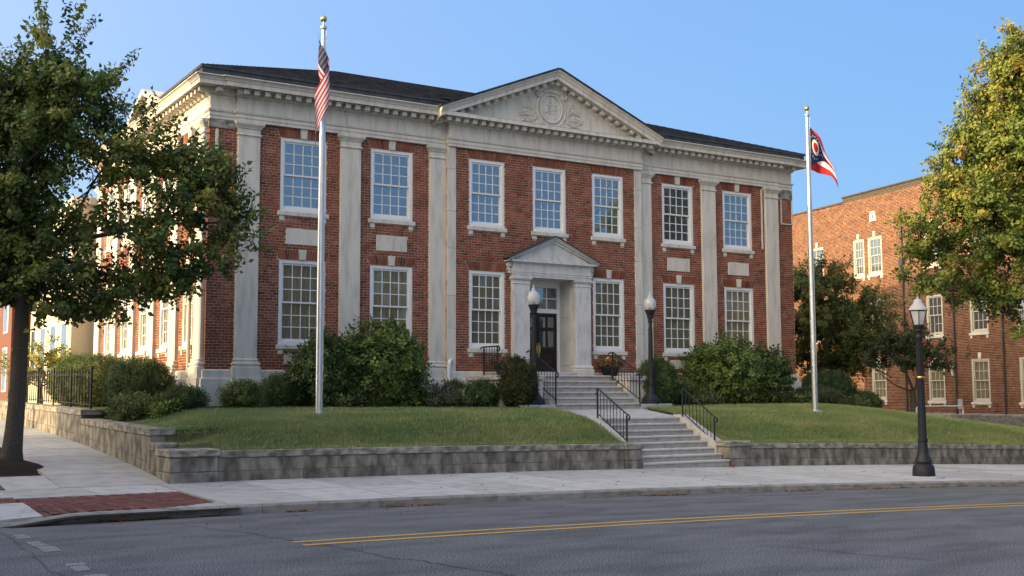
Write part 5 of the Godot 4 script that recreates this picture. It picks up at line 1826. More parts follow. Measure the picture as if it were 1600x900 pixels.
	# across the street, behind the camera: what the lower windows mirror
	var kinds := ["rounded green tree across the street, first from the left behind the viewer", "rounded green tree across the street, second from the left behind the viewer", "rounded green tree across the street, third from the left behind the viewer", "rounded green tree across the street, fourth from the left behind the viewer", "rounded green tree across the street, fifth from the left behind the viewer", "rounded green tree across the street, sixth from the left behind the viewer", "rounded green tree across the street, seventh from the left behind the viewer", "rounded green tree across the street, last on the right behind the viewer"]
	var first: Node3D = null
	for i in 8:
		var p := Vector3(0.0 + i * 6.0 + rnd(-0.8, 0.8), 0.1, 33.0 + rnd(-1.0, 2.0))
		if first == null:
			first = tree("far_side_tree", kinds[0], p, Vector3(0, 2.2, 0), 0.2, [[Vector3(0, 5.6, 0), 2.4, 1.9], [Vector3(-1.8, 4.7, 0.3), 1.9, 1.4], [Vector3(1.9, 4.6, -0.3), 1.9, 1.4], [Vector3(0.3, 3.8, 1.2), 1.9, 1.2], [Vector3(0.6, 7.1, 0), 1.3, 1.0]], 24.0, sprig(12, 0.5, 0.24, 0.36, 0.25, 47), [Color(0.05, 0.07, 0.015), Color(0.12, 0.14, 0.03), Color(0.22, 0.2, 0.05)], {"seed": 55, "shoots": 1, "group": "trees across the street behind the viewer"})
		else:
			var d := first.duplicate()
			d.name = numbered("far_side_tree")
			add_child(d)
			d.position = p
			d.rotation.y = rnd(0, TAU)
			d.scale = Vector3.ONE * rnd(1.0, 1.3)
			d.set_meta("label", kinds[i])

# ------------------------------------------------------------------ street furniture
func entrance_lamp(label: String, at: Vector3) -> void:
	var o := thing("lamp_post", at, label, "lamp post", "globe lamps at the entrance steps")
	o.scale = Vector3(0.87, 0.872, 0.87)
	var b := MB.new()
	var oct := func(r: float) -> Array:
		var p := []
		for k in 8: p.append(Vector2(cos(TAU * k / 8 + PI / 8), sin(TAU * k / 8 + PI / 8)) * r)
		return p
	b.lathe([[0.0, 0.0], [0.36, 0.0], [0.36, 0.07], [0.33, 0.09], [0.33, 0.15], [0.27, 0.23], [0.22, 0.30], [0.2, 0.33], [0.0, 0.33]], 8, Vector3.ZERO, 0.95)
	put("base", b.mesh(), M.black_iron, o)
	var s := MB.new()
	s.lathe([[0.16, 0.3], [0.135, 0.5], [0.125, 0.62], [0.14, 0.64], [0.14, 0.68], [0.115, 0.70], [0.105, 0.95], [0.12, 0.97], [0.12, 1.0], [0.088, 1.02], [0.066, 2.55], [0.062, 2.78], [0.09, 2.80], [0.09, 2.84], [0.06, 2.87]], 20, Vector3.ZERO, 0.8)
	for k in 12:      # flutes
		var a := TAU * k / 12
		s.bar(Vector3(cos(a) * 0.085, 1.05, sin(a) * 0.085), Vector3(cos(a) * 0.064, 2.6, sin(a) * 0.064), 0.010, 5)
	put("shaft", s.mesh(), M.black_iron, o)
	var c := MB.new()
	c.lathe([[0.07, 2.86], [0.075, 2.92], [0.12, 2.96], [0.10, 2.99], [0.11, 3.03], [0.155, 3.14], [0.18, 3.19], [0.185, 3.22], [0.16, 3.23], [0.0, 3.23]], 20, Vector3.ZERO, 0.8)
	put("lamp_cup", c.mesh(), M.black_iron, o)
	var g := MB.new()
	g.lathe([[0.13, 3.225], [0.175, 3.27], [0.205, 3.34], [0.215, 3.42], [0.208, 3.50], [0.185, 3.57], [0.145, 3.625], [0.10, 3.655], [0.075, 3.67], [0.065, 3.69], [0.07, 3.73], [0.0, 3.735]], 28, Vector3.ZERO, 0.5)
	put("globe", g.mesh(), M.globe, o)
	var f := MB.new()
	f.lathe([[0.05, 3.735], [0.045, 3.77], [0.02, 3.79], [0.03, 3.82], [0.02, 3.85], [0.0, 3.88]], 12, Vector3.ZERO, 0.5)
	put("finial", f.mesh(), M.globe, o)
	var bl := MB.new()
	bl.lathe([[0.05, 3.23], [0.05, 3.32], [0.02, 3.34], [0.0, 3.34]], 12)
	put("socket", bl.mesh(), M.black_iron, o)

func street_lamp() -> void:
	var o := thing("street_lamp", Vector3(3.62, walk_y(3.62, 10.95) , 10.95), "black street lamp with glass lantern head on the pavement at right", "street lamp")
	var pd := MB.new()
	pd.lathe([[0.0, 0.0], [0.47, 0.0], [0.47, 0.025], [0.45, 0.032], [0.0, 0.032]], 28)
	put("footing", pd.mesh(), M.concrete, o)
	var b := MB.new()
	b.lathe([[0.0, 0.03], [0.27, 0.03], [0.275, 0.06], [0.265, 0.2], [0.25, 0.27], [0.185, 0.33], [0.205, 0.38], [0.19, 0.43], [0.15, 0.5], [0.125, 0.62], [0.115, 0.78], [0.11, 0.85], [0.128, 0.87], [0.128, 0.92], [0.10, 0.94]], 10, Vector3.ZERO, 0.9)
	put("base", b.mesh(), M.black_iron, o)
	var s := MB.new()
	s.lathe([[0.098, 0.93], [0.09, 1.4], [0.068, 3.35], [0.085, 3.37], [0.085, 3.42], [0.06, 3.45]], 18, Vector3.ZERO, 0.7)
	for k in 10:
		var a := TAU * k / 10
		s.bar(Vector3(cos(a) * 0.094, 1.0, sin(a) * 0.094), Vector3(cos(a) * 0.066, 3.3, sin(a) * 0.066), 0.011, 5)
	put("shaft", s.mesh(), M.black_iron, o)
	var c := MB.new()
	c.lathe([[0.06, 3.44], [0.065, 3.5], [0.11, 3.55], [0.10, 3.58], [0.14, 3.64], [0.145, 3.68], [0.0, 3.68]], 8, Vector3.ZERO, 0.9)
	put("lamp_cup", c.mesh(), M.black_iron, o)
	var n := 6
	for k in n:      # tapering panes between ribs
		var a := TAU * k / n + 0.3
		var e := TAU * (k + 1) / n + 0.3
		var p := func(an: float, r: float, y: float) -> Vector3: return Vector3(cos(an) * r, y, sin(an) * r)
		var g := MB.new()
		g.quad(p.call(e, 0.125, 3.69), p.call(a, 0.125, 3.69), p.call(a, 0.215, 4.03), p.call(e, 0.215, 4.03))
		put("pane", g.mesh(), M.globe, o)
		var rb := MB.new()
		rb.bar(p.call(a, 0.128, 3.68), p.call(a, 0.218, 4.04), 0.011, 6)
		rb.bar(p.call(a, 0.218, 4.04), p.call(e, 0.218, 4.04), 0.014, 6)
		rb.bar(p.call(a, 0.128, 3.685), p.call(e, 0.128, 3.685), 0.012, 6)
		put("rib", rb.mesh(), M.black_iron, o)
	var rf := MB.new()
	rf.lathe([[0.22, 4.045], [0.235, 4.05], [0.2, 4.12], [0.12, 4.22], [0.105, 4.24], [0.095, 4.29], [0.05, 4.33], [0.02, 4.34], [0.025, 4.37], [0.0, 4.40]], 18, Vector3.ZERO, 0.6)
	put("lantern_roof", rf.mesh(), M.globe, o)
	var rg := MB.new()
	rg.lathe([[0.083, 2.38], [0.10, 2.39], [0.10, 2.43], [0.083, 2.44]], 16)
	put("collar", rg.mesh(), M.brass, o)
	var bu := MB.new()
	bu.lathe([[0.03, 3.68], [0.03, 3.78], [0.05, 3.82], [0.05, 3.9], [0.0, 3.94]], 12)
	put("bulb", bu.mesh(), M.white_wood, o)

func flagpole(label: String, at: Vector3, h: float) -> Node3D:
	var o := thing("flagpole", at, label, "flagpole", "metal flagpoles on the lawn")
	var b := MB.new()
	b.lathe([[0.0, -0.05], [0.22, -0.05], [0.22, 0.03], [0.14, 0.06], [0.10, 0.07], [0.0, 0.07]], 20)
	put("collar", b.mesh(), M.steel, o)
	var s := MB.new()
	s.lathe([[0.088, 0.0], [0.088, h * 0.3], [0.072, h * 0.72], [0.074, h * 0.722], [0.066, h * 0.73], [0.05, h]], 18, Vector3.ZERO, 0.6)
	put("pole", s.mesh(), M.steel, o)
	var t := MB.new()
	t.lathe([[0.05, h], [0.075, h + 0.02], [0.085, h + 0.07], [0.06, h + 0.11], [0.02, h + 0.13], [0.015, h + 0.22]], 16)
	put("truck", t.mesh(), M.steel, o)
	var g := MB.new()
	var pr := []
	for k in 13: pr.append([0.085 * sin(PI * k / 12), h + 0.28 - 0.085 * cos(PI * k / 12)])
	g.lathe(pr, 18)
	put("ball", g.mesh(), M.brass, o)
	var r := MB.new()
	r.bar(Vector3(0.06, 1.1, 0.06), Vector3(0.055, h - 0.02, 0.05), 0.007, 5)
	put("halyard", r.mesh(), M.white_wood, o)
	var cl := MB.new()
	cl.bar(Vector3(0.07, 1.05, 0.05), Vector3(0.07, 1.2, 0.05), 0.014, 6)
	put("cleat", cl.mesh(), M.steel, o)
	return o

func star(im: Image, c: Vector2, r: float, col: Color) -> void:
	for y in range(int(c.y - r) - 1, int(c.y + r) + 2):
		for x in range(int(c.x - r) - 1, int(c.x + r) + 2):
			if x < 0 or y < 0 or x >= im.get_width() or y >= im.get_height(): continue
			var d := Vector2(x + 0.5, y + 0.5) - c
			var a := fposmod(atan2(d.x, -d.y), TAU / 5.0) - PI / 5.0
			var edge := r * 0.381966 * cos(PI / 5.0) / cos(PI / 5.0) / maxf(0.2, cos(absf(a) - PI / 5.0 * 0.0) * 1.0)
			var q := absf(a) / (PI / 5.0)
			edge = lerpf(r * 0.40, r, pow(q, 1.6))
			if d.length() < edge: im.set_pixel(x, y, col)

func cloth(called: String, tx: Texture2D) -> StandardMaterial3D:
	var m := StandardMaterial3D.new()
	m.resource_name = called
	m.albedo_texture = tx
	m.roughness = 0.75
	m.backlight_enabled = true
	m.backlight = grey(0.25)
	M[called] = m
	return m

func surface(nu: int, nv: int, f: Callable) -> ArrayMesh:      # f(s, t) -> Vector3
	var b := MB.new()
	for j in nv + 1:
		for i in nu + 1:
			var s := float(i) / nu
			var t := float(j) / nv
			var p: Vector3 = f.call(s, t)
			var du: Vector3 = f.call(minf(s + 0.004, 1.0), t) - f.call(maxf(s - 0.004, 0), t)
			var dv: Vector3 = f.call(s, minf(t + 0.004, 1.0)) - f.call(s, maxf(t - 0.004, 0))
			b.vert(p, dv.cross(du), Vector2(s, t))
	for j in nv:
		for i in nu:
			var a := j * (nu + 1) + i
			b.ix.append_array(PackedInt32Array([a, a + 1, a + nu + 1, a + 1, a + nu + 2, a + nu + 1]))
	return b.mesh()

func flags() -> void:
	var pl := Vector3(-8.88, lawn_y(-8.88, 3.35), 3.35)
	flagpole("tall metal flagpole with gold ball on the left lawn", pl, 9.52)
	var pr := Vector3(7.6, lawn_y(7.6, 3.75), 3.75)
	flagpole("tall metal flagpole with gold ball on the right lawn", pr, 9.42)
	var red := Color(0.60, 0.03, 0.09)
	var white := Color(0.74, 0.73, 0.76)
	var blue := Color(0.03, 0.04, 0.22)
	# stripes and stars
	var im := Image.create(760, 400, false, Image.FORMAT_RGB8)
	for k in 13: im.fill_rect(Rect2i(0, int(round(k * 400 / 13.0)), 760, 32), red if k % 2 == 0 else white)
	im.fill_rect(Rect2i(0, 0, 304, int(round(7 * 400 / 13.0))), blue)
	for j in 9:
		for i in (6 if j % 2 == 0 else 5):
			star(im, Vector2((25.3 + 50.6 * i) if j % 2 == 0 else (50.6 + 50.6 * i), 215.4 * (j + 1) / 10.0), 7.5, white)
	var us := cloth("stars_and_stripes", ImageTexture.create_from_image(im))
	# hangs limp: the fly falls along the pole in folds
	var r := Vector3(0.847, 0, 0.531)
	var bk := Vector3(0.531, 0, -0.847)
	var drape := func(s: float, t: float) -> Vector3:
		var drop := t * 1.55 * (1.0 - 0.08 * s) + 1.6 * pow(s, 0.92)
		var wide := 0.15 + 0.08 * ease01(drop / 1.1) - 0.12 * ease01((drop - 1.5) / 1.1)
		var across := wide * sin(s * 5.2 + t * 1.5 - 1.3) + 0.02 * sin(drop * 4.0) - 0.02
		var deep := -0.20 + 0.06 * cos(s * 5.2 + t * 1.5) + 0.03 * sin(s * 15.0 + t * 4.0)
		return r * across * lerpf(0.6, 1.0, ease01(s * 6.0 + t)) + bk * deep + Vector3(0, -drop, 0)
	var f := put("flag", surface(90, 36, drape), us, null, Transform3D(Basis(), pl + Vector3(0, 9.52, 0)))
	tag(f, "red white and blue flag with stars and stripes hanging limp on left pole", "flag")
	# swallow-tailed pennant with disc
	var w := 600
	var h := 400
	var im2 := Image.create(w, h, false, Image.FORMAT_RGB8)
	for k in 5: im2.fill_rect(Rect2i(0, k * 80, w, 80), red if k % 2 == 0 else white)
	for y in h:
		var ln := int(410.0 * (1.0 - absf(y - 200.0) / 200.0))
		if ln > 0: im2.fill_rect(Rect2i(0, y, ln, 1), blue)
	for y in range(100, 300):
		for x in range(20, 260):
			var d := Vector2(x - 128, (y - 200)).length()
			if d < 72: im2.set_pixel(x, y, red if d < 44 else white)
	for k in 17:
		var a := TAU * (k + 0.5) / 17.0
		var q := Vector2(118 + cos(a) * 98, 200 + sin(a) * 104)
		if k >= 15 or k <= 1: q = [Vector2(232, 176), Vector2(232, 224), Vector2(262, 200), Vector2(290, 200)][k if k <= 1 else k - 13]
		star(im2, q, 10.5, white)
	var oh := cloth("burgee_print", ImageTexture.create_from_image(im2))
	var top := [Vector2(0, 0), Vector2(0.33, -0.37), Vector2(0.62, -0.90), Vector2(0.90, -1.46)]
	var bot := [Vector2(0.0, -1.42), Vector2(0.30, -1.50), Vector2(0.68, -1.62), Vector2(0.93, -2.02)]
	var spline := func(c: Array, u: float) -> Vector2:
		var q := clampf(u, 0, 1) * 3.0
		var i := mini(int(q), 2)
		var p0: Vector2 = c[maxi(i - 1, 0)]
		var p3: Vector2 = c[mini(i + 2, 3)]
		return (c[i] as Vector2).cubic_interpolate(c[i + 1], p0, p3, q - i)
	var dir := Vector3(0.93, 0, 0.36)
	var out := Vector3(-0.36, 0, 0.93)
	var flap := func(s: float, t: float) -> Vector3:
		var u := s * (1.0 - 0.24 * (1.0 - absf(2.0 * t - 1.0)))
		var a: Vector2 = spline.call(top, u)
		var b: Vector2 = spline.call(bot, u)
		var q := a.lerp(b, pow(t, 1.4))
		return dir * (q.x + 0.07) + Vector3(0, q.y, 0) + out * (0.09 * sin(u * 7.0 + t * 2.2) * ease01(u * 2.5))
	var m := surface(60, 40, flap)
	# the print is laid on by the cloth's own measure, so the tail keeps its stripes
	var arr := m.surface_get_arrays(0)
	var uv: PackedVector2Array = arr[Mesh.ARRAY_TEX_UV]
	for i in uv.size(): uv[i] = Vector2(uv[i].x * (1.0 - 0.24 * (1.0 - absf(2.0 * uv[i].y - 1.0))), uv[i].y)
	arr[Mesh.ARRAY_TEX_UV] = uv
	var m2 := ArrayMesh.new()
	m2.add_surface_from_arrays(Mesh.PRIMITIVE_TRIANGLES, arr)
	f = put("flag", m2, oh, null, Transform3D(Basis(), pr + Vector3(0, 9.12, 0)))
	tag(f, "swallow-tailed flag with blue triangle, stars and red disc on right pole", "flag")

func flower_pot(label: String, at: Vector3, k: float) -> void:
	var o := thing("flower_pot", at, label, "flower pot", "planted pots on the porch")
	var b := MB.new()
	b.lathe([[0.0, 0.0], [0.19, 0.0], [0.21, 0.02], [0.29, 0.24], [0.31, 0.25], [0.31, 0.29], [0.28, 0.29], [0.26, 0.24], [0.0, 0.24]], 20, Vector3.ZERO, 0.7)
	put("pot", b.mesh(), M.black_iron, o)
	var where := []
	var tints := PackedColorArray()
	for i in 220:
		var d := rand_dir()
		var p := Vector3(d.x * 0.34, 0.30 + absf(d.y) * 0.22, d.z * 0.34)
		where.append(Transform3D(toward(d + Vector3(0, 0.8, 0), rnd(0, TAU), rnd(0.6, 1.0)), p))
		tints.append(tint([Color(0.05, 0.08, 0.02), Color(0.09, 0.11, 0.03), Color(0.13, 0.09, 0.03)][rng.randi() % 3], 0.25))
	scatter("foliage", sprig(8, 0.12, 0.06, 0.3, 0.1, 71), M.leaf, where, tints, o)
	where = []
	tints = PackedColorArray()
	var fl := MB.new()
	for i in 6:
		var a := TAU * i / 6
		fl.tri(Vector3.ZERO, Vector3(cos(a - 0.45), 0.35, sin(a - 0.45)) * 0.03, Vector3(cos(a + 0.45), 0.35, sin(a + 0.45)) * 0.03)
	for i in 60:
		var d := rand_dir()
		where.append(Transform3D(toward(d + Vector3(0, 1, 0), rnd(0, TAU), rnd(0.8, 1.4)), Vector3(d.x * 0.36, 0.34 + absf(d.y) * 0.26, d.z * 0.36)))
		tints.append(tint(Color(0.62, 0.12, 0.22), 0.3) if k > 0 else [Color(0.62, 0.05, 0.04), Color(0.75, 0.32, 0.03), Color(0.7, 0.45, 0.05), Color(0.45, 0.04, 0.08)][rng.randi() % 4])
	scatter("flowers", fl.mesh(), M.leaf, where, tints, o)

func fence() -> void:
	var o := thing("iron_fence", Vector3.ZERO, "black iron picket fence on top of the dark side wall", "fence")
	var x := -13.0
	var y := func(z: float) -> float: return lerpf(1.47, 1.68, (-1.88 - z) / 14.1)
	var post := MB.new()
	post.bevel(Vector3(-0.025, -0.03, -0.025), Vector3(0.025, 1.12, 0.025), 0.008)
	var pm := post.mesh()
	var pk := MB.new()
	pk.bar(Vector3(0, 0.06, 0), Vector3(0, 0.98, 0), 0.016, 6)
	pk.lathe([[0.016, 0.98], [0.026, 1.0], [0.0, 1.07]], 6)
	var km := pk.mesh()
	var z := -2.15
	var i := 0
	while z > -15.8:
		if i % 7 == 0: put("post", pm, M.black_iron, o, Transform3D(Basis(), Vector3(x, y.call(z), z)))
		else: put("picket", km, M.black_iron, o, Transform3D(Basis(), Vector3(x, y.call(z), z)))
		z -= 0.36
		i += 1
	for h in [0.12, 0.9]:
		var b := MB.new()
		b.bar(Vector3(x, y.call(-2.15) + h, -2.15), Vector3(x, y.call(-15.8) + h, -15.8), 0.014, 6)
		put("rail", b.mesh(), M.black_iron, o)

func litter() -> void:
	# fallen leaves in the gutter
	var lf := MB.new()
	lf.tri(Vector3(-0.03, 0, 0), Vector3(0, 0.012, 0.022), Vector3(0.035, 0.004, 0))
	lf.tri(Vector3(-0.03, 0, 0), Vector3(0.035, 0.004, 0), Vector3(0, 0.014, -0.02))
	var where := []
	var tints := PackedColorArray()
	for c in [[-15.2, 0.55, 420], [-12.5, 0.25, 90], [-10.4, 0.55, 220], [-5.0, 0.5, 150], [-1.0, 0.9, 120], [0.8, 1.2, 160], [4.0, 2.0, 140], [1.3, 0.0, 0]]:
		for k in c[2]:
			var x: float = c[0] + rnd(-1, 1) * c[1]
			var z := curb_z(x) + 0.03 + absf(rnd(-1, 1)) * rnd(0.0, 0.2)
			where.append(Transform3D(Basis(Vector3.UP, rnd(0, TAU)) * Basis(Vector3(1, 0, 0), rnd(-0.5, 0.5)) * Basis.from_scale(Vector3.ONE * rnd(0.6, 1.2)), Vector3(x, road_y(x, z) + 0.012, z)))
			tints.append(tint([Color(0.16, 0.08, 0.03), Color(0.28, 0.17, 0.06), Color(0.10, 0.05, 0.02), Color(0.42, 0.3, 0.12)][rng.randi() % 4], 0.3))
	for k in 26:
		var x := 1.36 + rnd(-0.12, 0.1)
		var z := 6.54 + rnd(-0.03, 0.3)
		where.append(Transform3D(Basis(Vector3.UP, rnd(0, TAU)) * Basis(Vector3(1, 0, 0), rnd(-0.5, 0.5)), Vector3(x, walk_y(x, z) + 0.012, z)))
		tints.append(tint(Color(0.30, 0.09, 0.03), 0.3))
	for k in 120:
		var x := rnd(-17.0, 9.0)
		var z := rnd(6.6, 14.5)
		var yy := walk_y(x, z) if z < curb_z(x) else road_y(x, z)
		where.append(Transform3D(Basis(Vector3.UP, rnd(0, TAU)), Vector3(x, yy + 0.012, z)))
		tints.append(tint(Color(0.14, 0.08, 0.04), 0.4))
	for k in 260:
		var x := rnd(-12.5, 15.0)
		var z := rnd(2.4, 6.1)
		if absf(x) < 1.8: continue
		where.append(Transform3D(Basis(Vector3.UP, rnd(0, TAU)) * Basis(Vector3(1, 0, 0), rnd(-0.5, 0.5)) * Basis.from_scale(Vector3.ONE * rnd(0.7, 1.2)), Vector3(x, lawn_y(x, z) + 0.05, z)))
		tints.append(tint([Color(0.22, 0.13, 0.05), Color(0.36, 0.26, 0.10), Color(0.15, 0.08, 0.04)][rng.randi() % 3], 0.3))
	tag(scatter("fallen_leaves", lf.mesh(), M.leaf, where, tints), "dry brown fallen leaves along the kerb and scattered on lawn and pavement", "leaves")

# ------------------------------------------------------------------ neighbours
func box_house(called: String, label: String, lo: Vector3, hi: Vector3, m: Material, opts := {}) -> Node3D:
	var o := thing(called, Vector3.ZERO, label, "building")
	var b := MB.new()
	b.box(lo, hi)
	put("wall", b.mesh(), m, o)
	var c := MB.new()
	c.bevel(Vector3(lo.x - 0.12, hi.y + 0.002, lo.z - 0.12), Vector3(hi.x + 0.12, hi.y + 0.3, hi.z + 0.12), 0.03)
	put("parapet", c.mesh(), M.stone, o)
	var fr := MB.new()
	fr.bevel(Vector3(-0.55, 0, -0.02), Vector3(0.55, 1.9, 0.05), 0.02)
	var gl := MB.new()
	gl.box(Vector3(-0.46, 0.08, 0.04), Vector3(0.46, 1.82, 0.056))
	var fm := fr.mesh()
	var gm := gl.mesh()
	for face in opts.get("faces", []):
		var f: Transform3D = face[0]
		for i in int(face[1]):
			for j in int(face[2]):
				var w := put("window", fm, M.white_wood, o, f * Transform3D(Basis(), Vector3(i * face[3], j * face[4], 0)))
				put("pane", gm, M.glass, w)
	return o

func right_building() -> void:
	var o := thing("brick_building", Vector3.ZERO, "three-storey plain red brick building on the right, sunlit above and shaded below", "building")
	var k := Vector3(0.196, 0, -0.981)
	var n := Vector3(-0.981, 0, -0.196)
	# local frame: x runs towards the viewer along the wall (from the far end), z outwards
	var far := 16.5
	var A := Vector3(26.5, 0, -3.9)
	var fr := Transform3D(Basis(-k, Vector3.UP, n), A + k * far)
	var len := 30.0
	var s_to_x := func(s: float) -> float: return far - s
	var holes := []
	var wins := []
	for c in [[8.54, 0.44, 8.0], [7.22, 0.56, 8.0], [7.18, 0.56, 4.72], [7.2, 0.56, 1.5], [2.93, 0.56, 8.0], [2.93, 0.56, 4.6], [2.95, 0.56, 1.45], [0.02, 0.57, 8.0], [0.02, 0.56, 4.6], [0.05, 0.56, 1.42], [-2.88, 0.56, 8.0], [-2.88, 0.56, 4.6], [-2.86, 0.56, 1.42], [-5.8, 0.56, 8.0], [-5.8, 0.56, 4.6], [-5.8, 0.56, 1.4], [12.2, 0.56, 8.0], [12.2, 0.56, 4.7], [12.2, 0.56, 1.5]]:
		var x: float = s_to_x.call(c[0])
		holes.append([x - c[1], x + c[1], c[2], c[2] + 1.97])
		wins.append([x, c[1], c[2]])
	var wl := MB.new()
	wl.t = fr
	pierced(wl, 0, len, -0.5, 12.1, -0.01, holes, 0.3)
	wl.t = Transform3D.IDENTITY
	var e := func(x: float, y: float, z: float) -> Vector3: return fr * Vector3(x, y, z)
	wl.quad(e.call(0, -0.5, -12), e.call(0, -0.5, 0), e.call(0, 12.1, 0), e.call(0, 12.1, -12))
	wl.quad(e.call(len, -0.5, -0.01), e.call(len, -0.5, -12), e.call(len, 12.1, -12), e.call(len, 12.1, -0.01))
	wl.quad(e.call(0, 12.1, -0.01), e.call(len, 12.1, -0.01), e.call(len, 12.1, -12), e.call(0, 12.1, -12))
	wl.quad(e.call(len, -0.5, -12), e.call(0, -0.5, -12), e.call(0, 12.1, -12), e.call(len, 12.1, -12))
	for y in [4.1, 7.4]: wl.quad(e.call(0, y, -0.4), e.call(len, y, -0.4), e.call(len, y, -12), e.call(0, y, -12))
	var w := put("wall", wl.mesh(), M.mortar, o)
	var bh := []
	for h in holes:
		bh.append([h[0] - 0.006, h[1] + 0.006, h[2] - 0.004, h[3] + 0.004, 0.0])
		bh.append([h[0] - 0.07, h[1] + 0.07, h[2] - 0.13, h[2], 0.0])
	brickwork(w, fr, 0.0, 24.0, 0.3, 12.1, bh, 0, 0.0736, 0.2, Color(0.66, 0.76, 0.68))
	for q in wins: sash_window(o, fr * Transform3D(Basis(), Vector3(q[0], q[2], 0)), q[1], 1.97, "blind" if q[2] > 4 else "curtain", false, 3, 2, q[2] < 4 or q[2] > 7, true, false, M.cream_wood)
	var cp := MB.new()
	cp.t = fr
	cp.bevel(Vector3(-0.1, 12.1, -0.4), Vector3(6.7, 12.2, 0.05), 0.02)
	cp.bevel(Vector3(6.7, 12.1, -0.4), Vector3(len, 12.38, 0.0), 0.02)
	cp.bevel(Vector3(6.66, 12.38, -0.4), Vector3(len, 12.46, 0.06), 0.02)
	put("coping", cp.mesh(), M.bark, o)
	for s in [5.05, 1.58, -1.46]:
		var d := MB.new()
		d.t = fr * Transform3D(Basis(), Vector3(s_to_x.call(s), 0, 0))
		d.bar(Vector3(0, 0.8, 0.07), Vector3(0, 11.2 if s > 3 else 7.0, 0.07), 0.04, 8)
		if s > 3: d.bevel(Vector3(-0.14, 8.2, 0.01), Vector3(0.14, 8.6, 0.2), 0.02)
		put("downspout", d.mesh(), M.lead, o)
	var vn := MB.new()
	vn.t = fr * Transform3D(Basis(), Vector3(s_to_x.call(7.25), 0, 0))
	vn.prism([Vector2(-0.27, 10.78), Vector2(0.27, 10.78), Vector2(0.17, 11.3), Vector2(-0.17, 11.3)], -0.05, 0.06)
	put("vent_surround", vn.mesh(), M.stone, o)
	var vh := MB.new()
	vh.t = vn.t
	vh.box(Vector3(-0.05, 10.95, 0.05), Vector3(0.05, 11.12, 0.065))
	put("vent_slot", vh.mesh(), M.dark_room, o)
	var fl := MB.new()
	fl.t = fr * Transform3D(Basis(), Vector3(s_to_x.call(1.72), 3.05, 0))
	fl.bar(Vector3(0, 0, 0), Vector3(0, 0.05, 0.28), 0.03, 8)
	fl.bevel(Vector3(-0.16, -0.08, 0.24), Vector3(0.16, 0.18, 0.42), 0.05)
	fl.bar(Vector3(0.02, -0.1, 0.2), Vector3(0.02, -0.4, 0.12), 0.05, 8)
	put("floodlight", fl.mesh(), M.white_wood, o)
	# base of stone
	var bs := MB.new()
	bs.t = fr
	bs.bevel(Vector3(0, -0.5, -0.1), Vector3(len, 0.9, 0.06), 0.02)
	put("plinth", bs.mesh(), M.kerb, o)

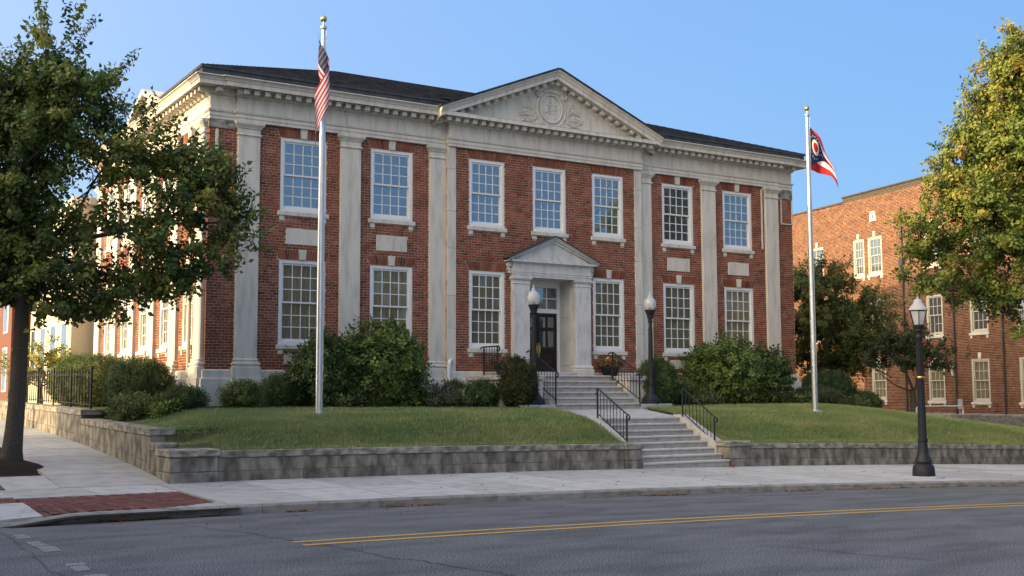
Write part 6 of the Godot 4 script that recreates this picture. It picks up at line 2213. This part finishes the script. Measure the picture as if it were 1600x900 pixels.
func neighbours() -> void:
	right_building()
	var cream := mat("cream_stone", Color(0.62, 0.54, 0.38), 0.85, M.stone.albedo_texture, Vector3.ONE * 0.7)
	var dull := mat("dull_brick", Color(0.22, 0.09, 0.06), 0.9, M.brick.albedo_texture, Vector3.ONE * 1.5)
	var left := Basis(Vector3(0, 0, 1), Vector3.UP, Vector3(-1, 0, 0))
	box_house("stone_house", "cream stone house beyond the brick building on the left side street", Vector3(-11.4, 0, -21.0), Vector3(-4, 8.6, -13.0), cream, {"faces": [[Transform3D(left, Vector3(-11.4, 2.6, -20.0)), 4, 2, 2.0, 3.1]]})
	box_house("brick_house", "red brick house with pale windows far down the left side street", Vector3(-11.9, 0, -32.0), Vector3(-4, 6.4, -22.5), dull, {"faces": [[Transform3D(left, Vector3(-11.9, 2.0, -31.0)), 4, 2, 2.4, 2.5]]})
	var rb := box_house("low_brick_building", "low red brick building glimpsed between the two larger brick buildings", Vector3(14.0, 0, -31.0), Vector3(27.0, 9.4, -22.0), dull, {"faces": []})
	# unseen blocks across the side street, added and sized to shade street and pavement
	var right_face := Basis(Vector3(0, 0, -1), Vector3.UP, Vector3(1, 0, 0))
	box_house("corner_block", "tall brick block added across the side street to shade the street, out of view on the left", Vector3(-46, -1, SHADE_Z), Vector3(-33, SHADE_H, 31.0), dull, {"faces": [[Transform3D(right_face, Vector3(-33, 2.2, 28.0)), 9, 3, 3.1, 3.4]]})
	box_house("shade_annexe", "lower brick wing added to shade the side pavement, out of view on the left", Vector3(-44, -1, -5.6), Vector3(-33.5, 6.9, SHADE_Z - 0.05), dull, {"faces": []})
	box_house("far_side_block", "long two-storey brick block across the street, behind the viewer", Vector3(-6, -1, 46.0), Vector3(60, 6.6, 58.0), dull, {"faces": [[Transform3D(Basis(Vector3(-1, 0, 0), Vector3.UP, Vector3(0, 0, -1)), Vector3(56, 1.2, 46.0)), 16, 2, 3.6, 3.0]]})
	# small things at the right edge
	var lw := thing("parapet_wall", Vector3.ZERO, "low grey concrete wall at the far right edge of the lawn", "wall")
	for i in 5:
		var b := MB.new()
		b.bevel(Vector3(18.4 + i * 1.9, 0.2, 0.2), Vector3(20.28 + i * 1.9, 1.0 - 0.06 * i, 0.5), 0.015)
		put("wall_block", b.mesh(), M.kerb, lw)
	var sg := thing("small_sign", Vector3(22.6, 0.6, -2.2), "small white sign on a short post before the right brick building", "sign")
	var sb := MB.new()
	sb.bar(Vector3(0, 0, 0), Vector3(0, 0.7, 0), 0.02, 6)
	put("post", sb.mesh(), M.steel, sg)
	var sp := MB.new()
	sp.bevel(Vector3(-0.15, 0.55, 0.015), Vector3(0.15, 0.98, 0.04), 0.01)
	put("sign_board", sp.mesh(), M.white_wood, sg)
	var gr := thing("guard_rail", Vector3(19.6, 0.85, -1.3), "short white pipe rail in front of the right brick building", "rail")
	var gb := MB.new()
	gb.tube(PackedVector3Array([Vector3(-0.9, 0.0, 0), Vector3(-0.9, 0.38, 0), Vector3(-0.8, 0.45, 0), Vector3(1.5, 0.45, 0.3), Vector3(1.6, 0.38, 0.3), Vector3(1.6, 0, 0.3)]), _fill(6, 0.03), 8)
	put("pipe", gb.mesh(), M.white_wood, gr)
	# weathered pole and parked car on the left side street
	var up := thing("utility_pole", Vector3(-13.75, walk_y(-13.75, -8.6), -8.6), "weathered grey wooden pole beside the sunlit end of the side wall", "pole")
	var ub := MB.new()
	ub.tube(PackedVector3Array([Vector3(0, -0.2, 0), Vector3(0.02, 4, 0), Vector3(0.03, 8.5, 0)]), PackedFloat32Array([0.11, 0.10, 0.085]), 10)
	put("shaft", ub.mesh(), M.bark, up)
	var ca := MB.new()
	ca.bevel(Vector3(-0.7, 8.0, -0.05), Vector3(0.7, 8.1, 0.05), 0.01)
	put("cross_arm", ca.mesh(), M.bark, up)
